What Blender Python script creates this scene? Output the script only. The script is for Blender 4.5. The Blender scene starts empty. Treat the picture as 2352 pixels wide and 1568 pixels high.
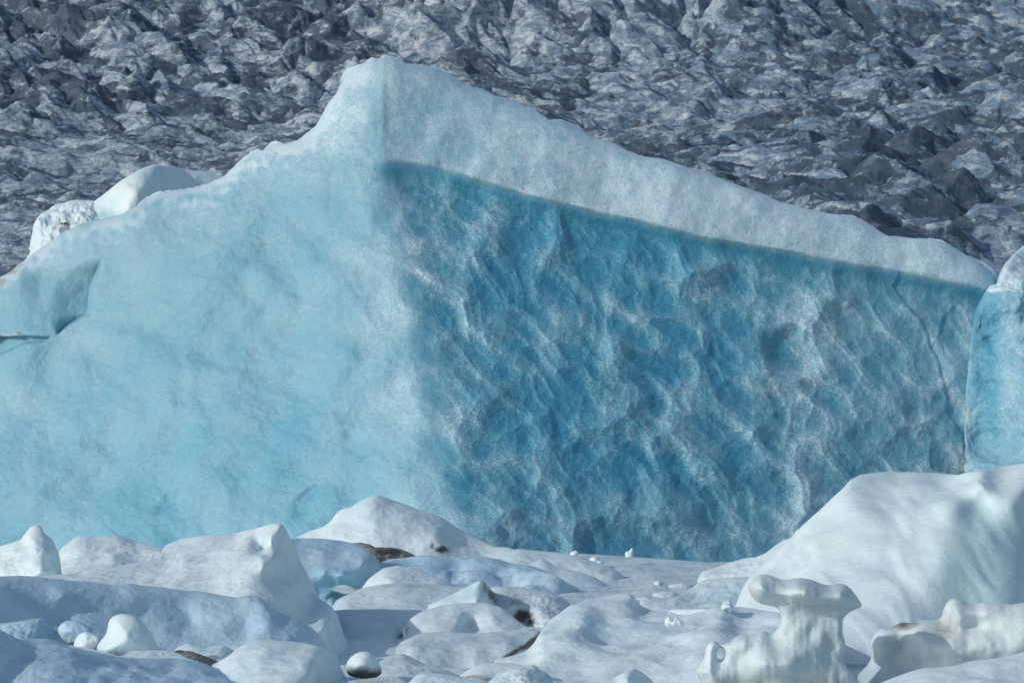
import bpy, math, numpy as np
from mathutils import Vector, Euler

# ------------------------------------------------------------------ camera, light, exposure
S = bpy.context.scene
COL = S.collection
F, VH, UC, CZ = 8820.0, 972.0, 1176.0, 3.2      # focal length in photo units, horizon row, centre column, eye height
cam_d = bpy.data.cameras.new("camera"); cam = bpy.data.objects.new("camera", cam_d); COL.objects.link(cam)
cam.location = (0, 0, CZ); cam.rotation_euler = (math.radians(90), 0, 0)
cam_d.lens = 135; cam_d.sensor_width = 36; cam_d.shift_y = (VH - 784) / 2352
cam_d.clip_start = 1; cam_d.clip_end = 6000
S.camera = cam

SUN = Vector((-0.79, -0.47, 0.42)).normalized()
sun_el = math.asin(SUN.z); sun_az = math.atan2(SUN.x, SUN.y)
world = bpy.data.worlds.new("World"); S.world = world; world.use_nodes = True
wn = world.node_tree.nodes; wl = world.node_tree.links
sky = wn.new("ShaderNodeTexSky"); sky.sky_type = 'NISHITA'; sky.sun_disc = False; sky.ozone_density = 0.6; sky.air_density = 1.1
sky.sun_elevation = sun_el; sky.sun_rotation = sun_az
wl.new(sky.outputs[0], wn["Background"].inputs[0]); wn["Background"].inputs[1].default_value = 0.15
sd = bpy.data.lights.new("sun", 'SUN'); sd.energy = 2.6; sd.angle = math.radians(0.6); sd.color = (1.0, 0.975, 0.92)
so = bpy.data.objects.new("sun", sd); COL.objects.link(so)
so.rotation_euler = SUN.to_track_quat('Z', 'Y').to_euler()
S.view_settings.view_transform = 'Standard'; S.view_settings.look = 'None'
S.view_settings.exposure = -0.31; S.view_settings.gamma = 1

# ------------------------------------------------------------------ numeric helpers
f32 = np.float32
def ss(a, b, x):
    t = np.clip((x - a) / (b - a), 0, 1); return t * t * (3 - 2 * t)
def perlin(x, y, z, seed=0):
    rng = np.random.RandomState(1000 + seed)
    perm = np.concatenate([rng.permutation(256)] * 3).astype(np.int32)
    g = rng.normal(size=(256, 3)); g = (g / np.linalg.norm(g, axis=1)[:, None]).astype(f32)
    x = np.asarray(x, f32); y = np.asarray(y, f32); z = np.asarray(z, f32)
    x, y, z = np.broadcast_arrays(x, y, z)
    xi = np.floor(x).astype(np.int32); yi = np.floor(y).astype(np.int32); zi = np.floor(z).astype(np.int32)
    xf = x - xi; yf = y - yi; zf = z - zi
    u = xf * xf * xf * (xf * (xf * 6 - 15) + 10); v = yf * yf * yf * (yf * (yf * 6 - 15) + 10); w = zf * zf * zf * (zf * (zf * 6 - 15) + 10)
    xi &= 255; yi &= 255; zi &= 255
    out = np.zeros(x.shape, f32)
    for i in (0, 1):
        wx = u if i else 1 - u
        for j in (0, 1):
            wy = v if j else 1 - v
            for k in (0, 1):
                wz = w if k else 1 - w
                h = perm[perm[perm[(xi + i) & 255] + ((yi + j) & 255)] + ((zi + k) & 255)]
                gg = g[h]
                out += (gg[..., 0] * (xf - i) + gg[..., 1] * (yf - j) + gg[..., 2] * (zf - k)) * wx * wy * wz
    return out * 1.5
def fbm(x, y, z, octs=4, seed=0, gain=0.5, ridge=False):
    a, s, o = 1.0, 1.0, 0
    for k in range(octs):
        n = perlin(np.asarray(x) * s, np.asarray(y) * s, np.asarray(z) * s, seed + k)
        if ridge: n = 1 - 2 * np.abs(n)
        o = o + a * n; a *= gain; s *= 2.03
    return o
def worley(x, y, seed=0):
    rng = np.random.RandomState(seed); T = rng.rand(64, 64, 2).astype(f32)
    xi = np.floor(x).astype(int); yi = np.floor(y).astype(int)
    f1 = np.full(x.shape, 9, f32); f2 = f1.copy(); cid = np.zeros(x.shape, f32)
    for i in (-1, 0, 1):
        for j in (-1, 0, 1):
            t = T[(xi + i) & 63, (yi + j) & 63]
            d = np.sqrt((xi + i + t[..., 0] - x) ** 2 + (yi + j + t[..., 1] - y) ** 2)
            f2 = np.minimum(f2, np.maximum(f1, d)); f1 = np.minimum(f1, d)
    return f1, f2
def W3(u, v, Y):
    return np.stack([(u - UC) * Y / F, Y + 0 * u, CZ + (VH - v) * Y / F], -1)
def C1(*p): return [(x * .3662, 1033.6 + y * .3662) + tuple(r) for x, y, *r in p]
def C2(*p): return [(689 + x * .3662, 1091 + y * .3662) + tuple(r) for x, y, *r in p]
def C3(*p): return [(1493 + x * .3652, 1033.6 + y * .3652) + tuple(r) for x, y, *r in p]
def C7(*p): return [(x * .3662, 516.8 + y * .3662) + tuple(r) for x, y, *r in p]
def C8(*p): return [(1490.6 + x * .3662, 516.8 + y * .3662) + tuple(r) for x, y, *r in p]
def curve(pts, u, smooth=0):
    pts = sorted(pts); xs = np.array([p[0] for p in pts], float); ys = np.array([p[1] for p in pts], float)
    r = np.interp(u, xs, ys)
    if smooth > 0 and len(u) > 8:
        k = max(3, int(smooth)) | 1; ker = np.hanning(k + 2)[1:-1]; ker /= ker.sum()
        r2 = np.convolve(np.pad(r, k // 2, mode='reflect', reflect_type='odd'), ker, 'valid'); r = r2
    return r
def rbf(ctrl, c=0.02):
    P = np.array([(a / 300., b / 300.) for a, b, *_ in ctrl]); V = np.array([q[2] for q in ctrl], float)
    D = np.sqrt(((P[:, None] - P[None]) ** 2).sum(-1) + c * c)
    n = len(P); M = np.zeros((n + 3, n + 3)); M[:n, :n] = D + 1e-6 * np.eye(n)
    M[:n, n] = 1; M[:n, n + 1:] = P; M[n, :n] = 1; M[n + 1:, :n] = P.T
    w = np.linalg.lstsq(M, np.concatenate([V, [0, 0, 0]]), rcond=None)[0]
    def f(u, v):
        u = u / 300.; v = v / 300.; o = w[n] + w[n + 1] * u + w[n + 2] * v
        for i in range(n): o = o + w[i] * np.sqrt((u - P[i, 0]) ** 2 + (v - P[i, 1]) ** 2 + c * c)
        return o
    return f
def inpoly(poly, u, v):
    m = np.zeros(u.shape, bool); n = len(poly)
    for i in range(n):
        x0, y0 = poly[i][:2]; x1, y1 = poly[(i + 1) % n][:2]
        if y0 == y1: continue
        c = ((y0 > v) != (y1 > v)) & (u < (x1 - x0) * (v - y0) / (y1 - y0) + x0); m ^= c
    return m
def blur(a, k):
    k = int(k) | 1; ker = np.ones(k) / k
    for _ in range(2):
        a = np.apply_along_axis(lambda r: np.convolve(np.pad(r, k // 2, mode='edge'), ker, 'valid'), 0, a)
        a = np.apply_along_axis(lambda r: np.convolve(np.pad(r, k // 2, mode='edge'), ker, 'valid'), 1, a)
    return a
def gnormal(P):
    du = np.gradient(P, axis=1); dv = np.gradient(P, axis=0)
    n = np.cross(du, dv); n /= np.maximum(np.linalg.norm(n, axis=-1, keepdims=True), 1e-9); return n

# ------------------------------------------------------------------ object helpers
def tag(o, label=None, cat=None, group=None, kind=None):
    if label: o["label"] = label
    if cat: o["category"] = cat
    if group: o["group"] = group
    if kind: o["kind"] = kind
    return o
def mesh_obj(name, co, faces, mat, attrs=None, parent=None, normals=None, origin=None):
    me = bpy.data.meshes.new(name)
    co = np.asarray(co, float).reshape(-1, 3); faces = np.asarray(faces)
    if origin is None:
        origin = np.array([co[:, 0].mean(), co[:, 1].mean(), max(co[:, 2].min(), 0)])
    origin = np.asarray(origin, float)
    co = co - origin
    k = faces.shape[1]
    me.vertices.add(len(co)); me.vertices.foreach_set("co", co.astype(f32).ravel())
    me.loops.add(len(faces) * k); me.loops.foreach_set("vertex_index", faces.astype(np.int32).ravel())
    me.polygons.add(len(faces)); me.polygons.foreach_set("loop_start", np.arange(0, len(faces) * k, k, dtype=np.int32))
    me.update(calc_edges=True); me.validate()
    me.shade_smooth()
    for a, val in (attrs or {}).items():
        at = me.attributes.new(a, 'FLOAT', 'POINT'); at.data.foreach_set("value", np.asarray(val, f32).ravel())
    if normals is not None:
        me.normals_split_custom_set_from_vertices([tuple(n) for n in normals.reshape(-1, 3).tolist()])
    me.materials.append(mat)
    o = bpy.data.objects.new(name, me); COL.objects.link(o)
    if parent is not None:
        o.parent = parent; origin = origin - np.array(parent.location)
    o.location = origin
    return o
def empty(name, loc):
    o = bpy.data.objects.new(name, None); COL.objects.link(o); o.location = loc; return o
def gridfaces(nr, nc):
    i = np.arange(nr - 1)[:, None] * nc + np.arange(nc - 1)[None]
    return np.stack([i, i + 1, i + nc + 1, i + nc], -1).reshape(-1, 4)

# ------------------------------------------------------------------ materials
def nodes(name):
    m = bpy.data.materials.new(name); m.use_nodes = True
    nt = m.node_tree; b = nt.nodes["Principled BSDF"]
    def N(t, **kw):
        n = nt.nodes.new(t)
        for k, v in kw.items():
            if k in ('operation', 'blend_type', 'data_type', 'feature', 'attribute_name', 'distance', 'noise_dimensions', 'voronoi_dimensions', 'clamp'):
                setattr(n, k, v)
        return n
    def L(a, b_): nt.links.new(a, b_)
    return m, nt, b, N, L
def _set(L, sock, v):
    if hasattr(v, 'is_output') or isinstance(v, bpy.types.NodeSocket): L(v, sock)
    else: sock.default_value = v
def math_(N, L, op, a, b=0.0, clamp=False):
    n = N("ShaderNodeMath", operation=op); n.use_clamp = clamp
    _set(L, n.inputs[0], a); _set(L, n.inputs[1], b); return n.outputs[0]
def mix_(N, L, f, a, b):
    n = N("ShaderNodeMix", data_type='RGBA'); _set(L, n.inputs[0], f)
    _set(L, n.inputs[6], a if hasattr(a, 'is_output') else (*a, 1)); _set(L, n.inputs[7], b if hasattr(b, 'is_output') else (*b, 1)); return n.outputs[2]
def noise_(N, L, vec, scale, detail=4, rough=0.55, dist=0.0):
    n = N("ShaderNodeTexNoise"); L(vec, n.inputs["Vector"]); n.inputs["Scale"].default_value = scale
    n.inputs["Detail"].default_value = detail; n.inputs["Roughness"].default_value = rough; n.inputs["Distortion"].default_value = dist
    return n.outputs["Fac"]
def ramp_(N, L, f, lo, hi, a=0.0, b=1.0):
    n = N("ShaderNodeMapRange"); n.interpolation_type = 'SMOOTHSTEP'; L(f, n.inputs[0])
    n.inputs[1].default_value = lo; n.inputs[2].default_value = hi; n.inputs[3].default_value = a; n.inputs[4].default_value = b
    return n.outputs[0]
def attr_(N, name): return N("ShaderNodeAttribute", attribute_name=name).outputs["Fac"]

def snow_material(name, clean=(.69, .80, .83), tint=(.58, .725, .79), ice=(.20, .45, .55), dirt=(.085, .075, .065), stain=(.41, .43, .42), grime=.10, bump=.32, sss=.0):
    m, nt, b, N, L = nodes(name)
    vec = N("ShaderNodeNewGeometry").outputs["Position"]
    n1 = noise_(N, L, vec, .9, 4); n2 = noise_(N, L, vec, 9, 5, .6); n3 = noise_(N, L, vec, 45, 3, .6)
    col = mix_(N, L, ramp_(N, L, n1, .38, .68), clean, tint)
    col = mix_(N, L, math_(N, L, 'MULTIPLY', ramp_(N, L, n2, .45, .75), grime), col, stain)
    col = mix_(N, L, math_(N, L, 'MULTIPLY', ramp_(N, L, n3, .6, .8), .22), col, (.88, .92, .95))
    icy = attr_(N, "ice"); col = mix_(N, L, math_(N, L, 'ADD', icy, math_(N, L, 'MULTIPLY', math_(N, L, 'SUBTRACT', n2, .5), math_(N, L, 'MULTIPLY', icy, .8)), True), col, ice)
    dr = attr_(N, "dirt")
    nd = noise_(N, L, vec, 5, 6, .65, .6)
    dm = math_(N, L, 'ADD', math_(N, L, 'MULTIPLY', dr, 1.5), math_(N, L, 'SUBTRACT', nd, 1.05))
    sm = math_(N, L, 'ADD', math_(N, L, 'MULTIPLY', dr, 1.7), math_(N, L, 'SUBTRACT', nd, .85))
    col = mix_(N, L, ramp_(N, L, sm, 0, .5, 0, .8), col, stain)
    col = mix_(N, L, ramp_(N, L, dm, 0, .6), col, dirt)
    L(col, b.inputs["Base Color"])
    L(math_(N, L, 'SUBTRACT', .58, math_(N, L, 'MULTIPLY', icy, .3)), b.inputs["Roughness"])
    b.inputs["Specular IOR Level"].default_value = .3
    if sss:
        b.inputs["Subsurface Weight"].default_value = sss; b.inputs["Subsurface Radius"].default_value = (.25, .6, 1.0); b.inputs["Subsurface Scale"].default_value = .12
    bp = N("ShaderNodeBump"); bp.inputs["Strength"].default_value = bump; bp.inputs["Distance"].default_value = .05
    n4 = noise_(N, L, vec, 3.2, 3, .5); h = math_(N, L, 'ADD', math_(N, L, 'ADD', n2, math_(N, L, 'MULTIPLY', n4, 1.3)), math_(N, L, 'MULTIPLY', n3, .5)); L(h, bp.inputs["Height"]); L(bp.outputs[0], b.inputs["Normal"])
    return m
SNOW = snow_material("weathered_snow", sss=.25)
SNOW_BLUE = snow_material("blue_grey_snow", clean=(.48, .65, .76), tint=(.36, .545, .69), bump=.3, grime=.08, sss=.25)  # blue snow; shade on the lower left banks is mixed into this colour
SNOW_GREY = snow_material("gritty_grey_snow", clean=(.63, .735, .775), tint=(.47, .60, .66), stain=(.38, .43, .43), grime=.2)
SNOW_MELT = snow_material("glazed_melting_ice", clean=(.64, .725, .755), tint=(.44, .555, .60), stain=(.42, .45, .43), grime=.2, bump=.25, sss=.3)
DIRTY = snow_material("moraine_dirt_ice", clean=(.30, .28, .24), tint=(.16, .15, .13), grime=.5, bump=1)

def berg_material():
    m, nt, b, N, L = nodes("glacier_blue_ice")
    vec = N("ShaderNodeNewGeometry").outputs["Position"]
    fr = attr_(N, "frost"); gr = attr_(N, "grain"); dr = attr_(N, "dirt"); teal = attr_(N, "teal")
    nA = noise_(N, L, vec, 1.1, 5, .6); nB = noise_(N, L, vec, 6, 5, .65); nC = noise_(N, L, vec, 26, 4, .7); nD = noise_(N, L, vec, 55, 2, .6)
    f = math_(N, L, 'ADD', fr, math_(N, L, 'MULTIPLY', math_(N, L, 'SUBTRACT', nA, .5), math_(N, L, 'ADD', .22, math_(N, L, 'MULTIPLY', gr, .3))))
    f = math_(N, L, 'ADD', f, math_(N, L, 'MULTIPLY', math_(N, L, 'SUBTRACT', nB, .5), math_(N, L, 'ADD', .25, math_(N, L, 'MULTIPLY', gr, .45))))
    g = math_(N, L, 'MULTIPLY', math_(N, L, 'SUBTRACT', nC, .5), math_(N, L, 'ADD', .45, math_(N, L, 'MULTIPLY', gr, 1.9)))
    f = math_(N, L, 'ADD', f, g, True)
    cr = N("ShaderNodeValToRGB"); L(f, cr.inputs[0]); e = cr.color_ramp.elements
    e[0].position = 0; e[0].color = (.052, .29, .46, 1)
    e[1].position = 1; e[1].color = (.65, .78, .86, 1)
    for p, c in ((.25, (.125, .385, .522)), (.5, (.215, .427, .556)), (.75, (.36, .56, .665))):
        q = e.new(p); q.color = (*c, 1)
    col = mix_(N, L, math_(N, L, 'MULTIPLY', teal, .6), cr.outputs[0], (.28, .45, .53))
    sp = math_(N, L, 'MULTIPLY', ramp_(N, L, nD, .70, .80), math_(N, L, 'ADD', .25, gr))
    col = mix_(N, L, sp, col, (.85, .92, .95))  # crystal glints painted into the colour as white flecks
    nd = noise_(N, L, vec, 8, 6, .7, .5)
    col = mix_(N, L, ramp_(N, L, math_(N, L, 'ADD', dr, math_(N, L, 'SUBTRACT', nd, .9)), 0, .5, 0, .85), col, (.33, .30, .27))
    L(col, b.inputs["Base Color"])
    b.inputs["Roughness"].default_value = .34; b.inputs["Specular IOR Level"].default_value = .35
    b.inputs["Subsurface Weight"].default_value = .45; b.inputs["Subsurface Radius"].default_value = (.2, .65, 1.0); b.inputs["Subsurface Scale"].default_value = .35
    bp = N("ShaderNodeBump"); bp.inputs["Strength"].default_value = .55; bp.inputs["Distance"].default_value = .05
    h = math_(N, L, 'ADD', math_(N, L, 'MULTIPLY', nB, math_(N, L, 'ADD', .45, gr)), math_(N, L, 'MULTIPLY', nC, math_(N, L, 'ADD', .12, gr)))
    L(h, bp.inputs["Height"]); L(bp.outputs[0], b.inputs["Normal"])
    return m
BERG = berg_material()

def glacier_material():
    m, nt, b, N, L = nodes("ash_streaked_glacier_ice")
    vec = N("ShaderNodeNewGeometry").outputs["Position"]
    dark = attr_(N, "dirt"); blue = attr_(N, "ice")
    mp = N("ShaderNodeMapping"); L(vec, mp.inputs[0]); mp.inputs["Scale"].default_value = (.7, .35, 1.3); mp.inputs["Rotation"].default_value = (0, .25, 0)
    nW = N("ShaderNodeTexNoise"); L(vec, nW.inputs["Vector"]); nW.inputs["Scale"].default_value = .35; nW.inputs["Detail"].default_value = 4
    wv = N("ShaderNodeVectorMath"); wv.operation = 'MULTIPLY_ADD'; L(nW.outputs["Color"], wv.inputs[0]); wv.inputs[1].default_value = (3, 3, 3); L(mp.outputs[0], wv.inputs[2])
    vo = N("ShaderNodeTexVoronoi", feature='DISTANCE_TO_EDGE'); L(wv.outputs[0], vo.inputs["Vector"]); vo.inputs["Scale"].default_value = .55
    vo2 = N("ShaderNodeTexVoronoi", feature='DISTANCE_TO_EDGE'); L(wv.outputs[0], vo2.inputs["Vector"]); vo2.inputs["Scale"].default_value = 1.5
    nM = noise_(N, L, wv.outputs[0], .42, 5, .6, 1.2); n1 = noise_(N, L, wv.outputs[0], .5, 6, .65, .5); n2 = noise_(N, L, vec, .05, 3); n3 = noise_(N, L, mp.outputs[0], 2.2, 6, .7, 1.0)
    col = mix_(N, L, ramp_(N, L, n1, .38, .62), (.44, .515, .575), (.135, .195, .26))
    col = mix_(N, L, math_(N, L, 'MULTIPLY', blue, ramp_(N, L, n1, .3, .6)), col, (.12, .20, .29))
    crack = math_(N, L, 'ADD', ramp_(N, L, vo.outputs["Distance"], .015, .05, .7, 0), ramp_(N, L, vo2.outputs["Distance"], .01, .04, .25, 0), True)
    crack = math_(N, L, 'MULTIPLY', crack, ramp_(N, L, n3, .38, .6))
    col = mix_(N, L, crack, col, (.05, .05, .06))
    dm = math_(N, L, 'ADD', dark, math_(N, L, 'SUBTRACT', math_(N, L, 'ADD', math_(N, L, 'MULTIPLY', n3, .35), math_(N, L, 'MULTIPLY', nM, 1.0)), .86))
    col = mix_(N, L, ramp_(N, L, dm, -.05, .16, 0, .85), col, (.035, .058, .09))
    L(col, b.inputs["Base Color"]); b.inputs["Roughness"].default_value = .7; b.inputs["Specular IOR Level"].default_value = .25
    bp = N("ShaderNodeBump"); bp.inputs["Strength"].default_value = .4; bp.inputs["Distance"].default_value = .25
    L(math_(N, L, 'ADD', n3, math_(N, L, 'MULTIPLY', n1, .6)), bp.inputs["Height"]); L(bp.outputs[0], b.inputs["Normal"])
    return m
GLACIER = glacier_material()

def water_material():
    m, nt, b, N, L = nodes("lagoon_water")
    b.inputs["Base Color"].default_value = (.02, .05, .06, 1); b.inputs["Roughness"].default_value = .12
    vec = N("ShaderNodeNewGeometry").outputs["Position"]; n = noise_(N, L, vec, 3, 4)
    bp = N("ShaderNodeBump"); bp.inputs["Strength"].default_value = .2; bp.inputs["Distance"].default_value = .05
    L(n, bp.inputs["Height"]); L(bp.outputs[0], b.inputs["Normal"]); return m

# ------------------------------------------------------------------ setting: water, ice sheet, glacier
x0 = 1500
tag(mesh_obj("water", [(-x0, -60, 0), (x0, -60, 0), (x0, 2500, 0), (-x0, 2500, 0)], [(0, 1, 2, 3)], water_material(), origin=(0, 0, 0)), kind="structure")

def ice_sheet():
    nr, nc = 420, 560
    Y = np.geomspace(36, 96, nr)[:, None]; X = np.linspace(-1, 1, nc)[None] * (Y * .26)
    Y = Y + 0 * X
    z = .02 + .07 * fbm(X * .35, Y * .18, 0, 4, 11) + .02 * fbm(X * 2, Y * 1.2, 0, 3, 15)
    P = np.stack([X, Y, z], -1)
    d = np.clip(fbm(X * .8, Y * .4, 0, 3, 21) * .4, 0, .5)
    tag(mesh_obj("ice_sheet", P, gridfaces(nr, nc), SNOW, {"dirt": d * .6, "ice": d * 0}, origin=(0, 60, 0)), kind="structure")
ice_sheet()

def facets(X, Y, cell, seed, rad=2, slope=1.0):
    rng = np.random.RandomState(seed); n = 128
    J = rng.rand(n, n, 2); H = rng.rand(n, n); TH = rng.rand(n, n) * 6.283
    MG = .5 + 1.0 * rng.rand(n, n, 4); JA = (rng.rand(n, n, 4) - .5) * .7
    x = X / cell; y = Y / cell
    xi = np.floor(x).astype(int); yi = np.floor(y).astype(int)
    out = np.full(x.shape, -9., f32); ident = np.zeros(x.shape, f32); IDR = rng.rand(n, n).astype(f32)
    for i in range(-rad, rad + 1):
        for j in range(-rad, rad + 1):
            a = (xi + i) & 127; b = (yi + j) & 127
            dx = (x - (xi + i) - J[a, b, 0]).astype(f32); dy = (y - (yi + j) - J[a, b, 1]).astype(f32)
            nm = np.zeros(x.shape, f32)
            for k in range(4):
                ang = TH[a, b] + k * 1.5708 + JA[a, b, k]
                nm = np.maximum(nm, (np.cos(ang) * dx + np.sin(ang) * dy).astype(f32) * MG[a, b, k].astype(f32))
            hh = H[a, b].astype(f32); tl = (hh * .55 + .5 * (JA[a, b, 0] * dx + JA[a, b, 1] * dy) * 2.4).astype(f32)
            val = hh - slope * nm; val = np.where(MG[a, b, 0] < 1.15, np.minimum(val, tl), val)
            ident = np.where(val > out, IDR[a, b], ident); out = np.maximum(out, val)
    return out, ident
def glacier():
    nr, nc = 900, 1250
    vk = np.array([900, 780, 700, 600, 450, 300, 150, 0, -200], float); Yk = np.array([455, 462, 480, 520, 600, 690, 745, 785, 850], float)
    vv = np.concatenate([np.linspace(960, 700, 40, endpoint=False), np.linspace(700, -200, nr - 40)])
    u = np.linspace(-260, 2620, nc)[None]; v = vv[:, None]
    Yb = np.interp(-vv, -vk, Yk)[:, None]
    Y = Yb + 0 * u; X = (u - UC) * Y / F
    Z = CZ + (VH - v) * Y / F + 0 * u
    # broad undulation
    Z = Z + 5 * fbm(X / 70, Y / 70, 0, 2, 31)
    wx = X + 3.0 * fbm(X / 12, Y / 12, 0, 2, 41); wy = Y + 3.0 * fbm(X / 12, Y / 12, 3, 2, 45)
    g1, i1 = facets(wx, wy * .8, 8.2, 3); g2, i2 = facets(wx * .75 + 50, wy * .8 + .3 * wx, 3.1, 5); g3, i3 = facets(wx * .7, wy * .8 + .2 * wx, 1.35, 7, 1)
    top = ss(150, 40, v) * ss(850, 1050, u) * ss(1950, 1700, u)
    leftup = ss(350, 250, v + .12 * (u - 300)) * ss(1250, 1050, u)
    rlow = ss(1500, 2000, u) * ss(200, 380, v + 0 * u)
    rmid = ss(1100, 1500, u) * (1 - rlow)
    A1 = .9 + 2.4 * leftup + 5.5 * top + 2.8 * rlow + 1.0 * rmid
    A2 = 1.0 + .9 * leftup + 1.2 * top + -.1 * rlow + .6 * rmid
    A3 = .50 + .25 * leftup - .1 * rlow
    Z = Z + 1.9 * A1 * g1 + 1.25 * A2 * g2 + .8 * A3 * g3 + .12 * fbm(X / 1.5, Y / 1.5, Z / 1.5, 3, 51, ridge=True)
    dirt = .22 + .28 * (i1 - .5) + .36 * (i2 - .5) + .22 * (i3 - .5) - .28 * np.clip(g2 - .15, -.6, .5) + .16 * fbm(X / 30, Y / 12, 0, 4, 61) + .10 * ss(500, 0, u) * ss(250, 100, v) + .13 * ss(1100, 2200, u) * ss(-150, 400, v) + .12 * ss(80, 0, np.abs(v - 60 - .1 * u)) * ss(1100, 700, u) - .2 * top  # dirt, plus shade painted in towards the right side
    ice = .15 + .75 * ss(1100, 1900, u) + .3 * fbm(X / 25, Y / 25, 5, 2, 71) + 0 * v  # bluer to the right: shade put into the colour
    P = np.stack([X, Y, Z], -1)
    P[:30, :, 2] = np.minimum(P[:30, :, 2], np.linspace(-2, 12, 30)[:, None])
    tag(mesh_obj("glacier", P, gridfaces(nr, nc), GLACIER, {"dirt": dirt, "ice": np.clip(ice, 0, 1)}, origin=(0, 480, 0)), kind="structure")
glacier()

# ------------------------------------------------------------------ the great iceberg
def great_iceberg():
    nc, nf, nb = 1150, 600, 26
    u0, u1 = -70., 2345.
    sil = [(-70, 690), (0, 637), (26, 623), (40, 608), (73, 586), (110, 556), (146, 535), (190, 507), (234, 505), (278, 491), (311, 476), (330, 454), (366, 438), (421, 434), (476, 421), (513, 405), (549, 370), (582, 344), (593, 340), (604, 346), (615, 333), (633, 322), (655, 330), (685, 322), (725, 289), (751, 242), (776, 209), (787, 167), (795, 157), (838, 144), (854, 131), (870, 136), (882, 124), (915, 132), (931, 146), (971, 150), (1019, 158), (1044, 178), (1068, 194), (1112, 206), (1140, 221), (1181, 227), (1197, 241), (1217, 245), (1261, 275), (1293, 273), (1330, 291), (1350, 313), (1398, 323), (1446, 347), (1491, 362), (1527, 366), (1619, 395), (1674, 417), (1765, 450), (1795, 465), (1831, 472), (1901, 492), (1956, 492), (1985, 507), (2040, 542), (2084, 546), (2161, 549), (2179, 560), (2223, 588), (2263, 603), (2285, 619), (2297, 656), (2345, 760)]
    under = [(700, 350), (862, 368), (931, 368), (991, 376), (1052, 396), (1132, 420), (1213, 446), (1293, 464), (1374, 485), (1455, 501), (1550, 525), (1600, 539), (1710, 557), (1820, 575), (1930, 597), (2040, 616), (2150, 638), (2260, 660), (2345, 672)]
    u = np.linspace(u0, u1, nc)
    top = curve(sil, u, 5) + 3 * perlin(u / 55, 0 * u, 0 * u, 5) + 1.5 * perlin(u / 19, 0 * u, 0 * u, 6) + .9 * perlin(u / 7, 0 * u, 0 * u, 7) + ss(760, 600, u) * ss(250, 330, u) * (3.5 * np.abs(perlin(u / 16, 0 * u, 0 * u, 8)) + 2 * perlin(u / 6, 0 * u, 0 * u, 9))
    s = np.linspace(0, 1, nf)[:, None]; s = 1 - (1 - s) ** 1.05
    v = 1400 + (top[None] - 1400) * s
    U = u[None] + 0 * v
    vu = curve(under, u, 31)[None] + 0 * v
    ua = np.interp(v, [100, 370, 500, 700, 900, 1100, 1250, 1400], [880, 880, 892, 930, 985, 1020, 1050, 1080])
    A = np.interp(v, [100, 370, 1250, 1400], [92.8, 90.7, 85.5, 84.6])
    kr = np.interp(v, [370, 660, 1250], [.0028, .0036, .0050])
    dl = ua - U; wd = np.interp(v, [300, 500, 1300], [6, 28, 60])
    al = (np.sqrt(dl * dl + wd * wd) - wd)
    Y = A + np.where(dl > 0, al * .0052, al * kr)
    right = ss(0, 140, -dl)                                  # 1 on the right-hand wall
    below = ss(-12, 48, v - vu) * ss(-60, 90, -dl)
    Y = Y + below * .42 * np.exp(-np.clip(v - vu, 0, 999) / 110)
    # metric coordinates along the faces
    xm = U * .0102; zm = v * .0102
    wall = ss(0, 60, v - vu) * ss(-40, 120, -dl)
    cap = (1 - ss(-16, 26, v - vu)) * ss(-12, 25, -dl)
    left = ss(-60, 60, dl)
    # scalloped melt pockets, drawn out down to the right
    wx = xm + .42 * fbm(xm * .6, zm * .6, 0, 2, 81, .35); wz = zm + .42 * fbm(xm * .6, zm * .6, 4, 2, 85, .35)
    a = wx * .66 + wz * .75; c = -wx * .75 + wz * .66
    f1, f2 = worley(a / 1.2, c / .66, 4); g1, g2 = worley(a / .56 + 9, c / .33, 8)
    rg = 1 - 2 * np.abs(perlin(a / 2.9, c / 1.15, 0 * a, 12)); e1 = 1 - np.clip(rg, 0, 1)
    rm = 1.3 * ss(-.3, .4, perlin(xm * .5, zm * .5, 9, 13)); f1s, _q = worley((a - .10) / 1.2, (c + .15) / .66, 4); sc = -(.5 * f1 ** 2 + .5 * f1s ** 2) * (.20 + .16 * rm) - (g1 ** 2) * (.10 - .04 * rm)
    Y = Y + wall * (sc + .12)
    n_lo = fbm(xm * .33, zm * .33, 1, 3, 91); n_md = fbm(xm * 1.4, zm * 1.4, 2, 4, 95)
    Y = Y + (.30 * n_lo + .045 * n_md) * (.35 + .65 * left) + cap * (.10 * fbm(xm * .6, zm * .6, 7, 3, 99) + .015 * n_md)
    Y = Y + wall * .022 * fbm(xm * 4, zm * 4, 6, 4, 103)
    st = fbm((-xm * .6 + zm * .8) * .16, (xm * .8 + zm * .6) * .75, 0, 2, 107)       # long streaks down the left face
    Y = Y + left * .10 * st * ss(100, 260, v)
    # fissure where the front slope overlaps the shoulder
    fl = [(330, 655), (377, 637), (421, 622), (502, 586), (517, 571), (564, 531), (597, 509), (649, 476), (693, 436), (736, 385), (771, 330), (786, 300), (800, 260)]
    uf = np.interp(v, [p[0] for p in fl], [p[1] for p in fl]) + 3 * perlin(v / 20, 0 * v, 0 * v, 3)
    fis = ss(0, 5, U - uf) * ss(830, 640, v) * np.exp(-np.clip(U - uf, 0, 2000) / 150) * ss(360, 470, v)
    Y = Y + .008 * fis * np.clip(.75 + 1.0 * perlin(v / 45, U * 0, 0, 17), .1, 1.3)
    def scoop(poly, amp, k): 
        m = inpoly(poly, U, v).astype(float); return amp * blur(m, k), m
    sc1, m1 = scoop(C7((640, 200), (520, 220), (400, 290), (300, 430), (310, 610), (360, 685), (440, 620), (565, 560), (575, 400), (632, 250)), .32, 5)
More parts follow.
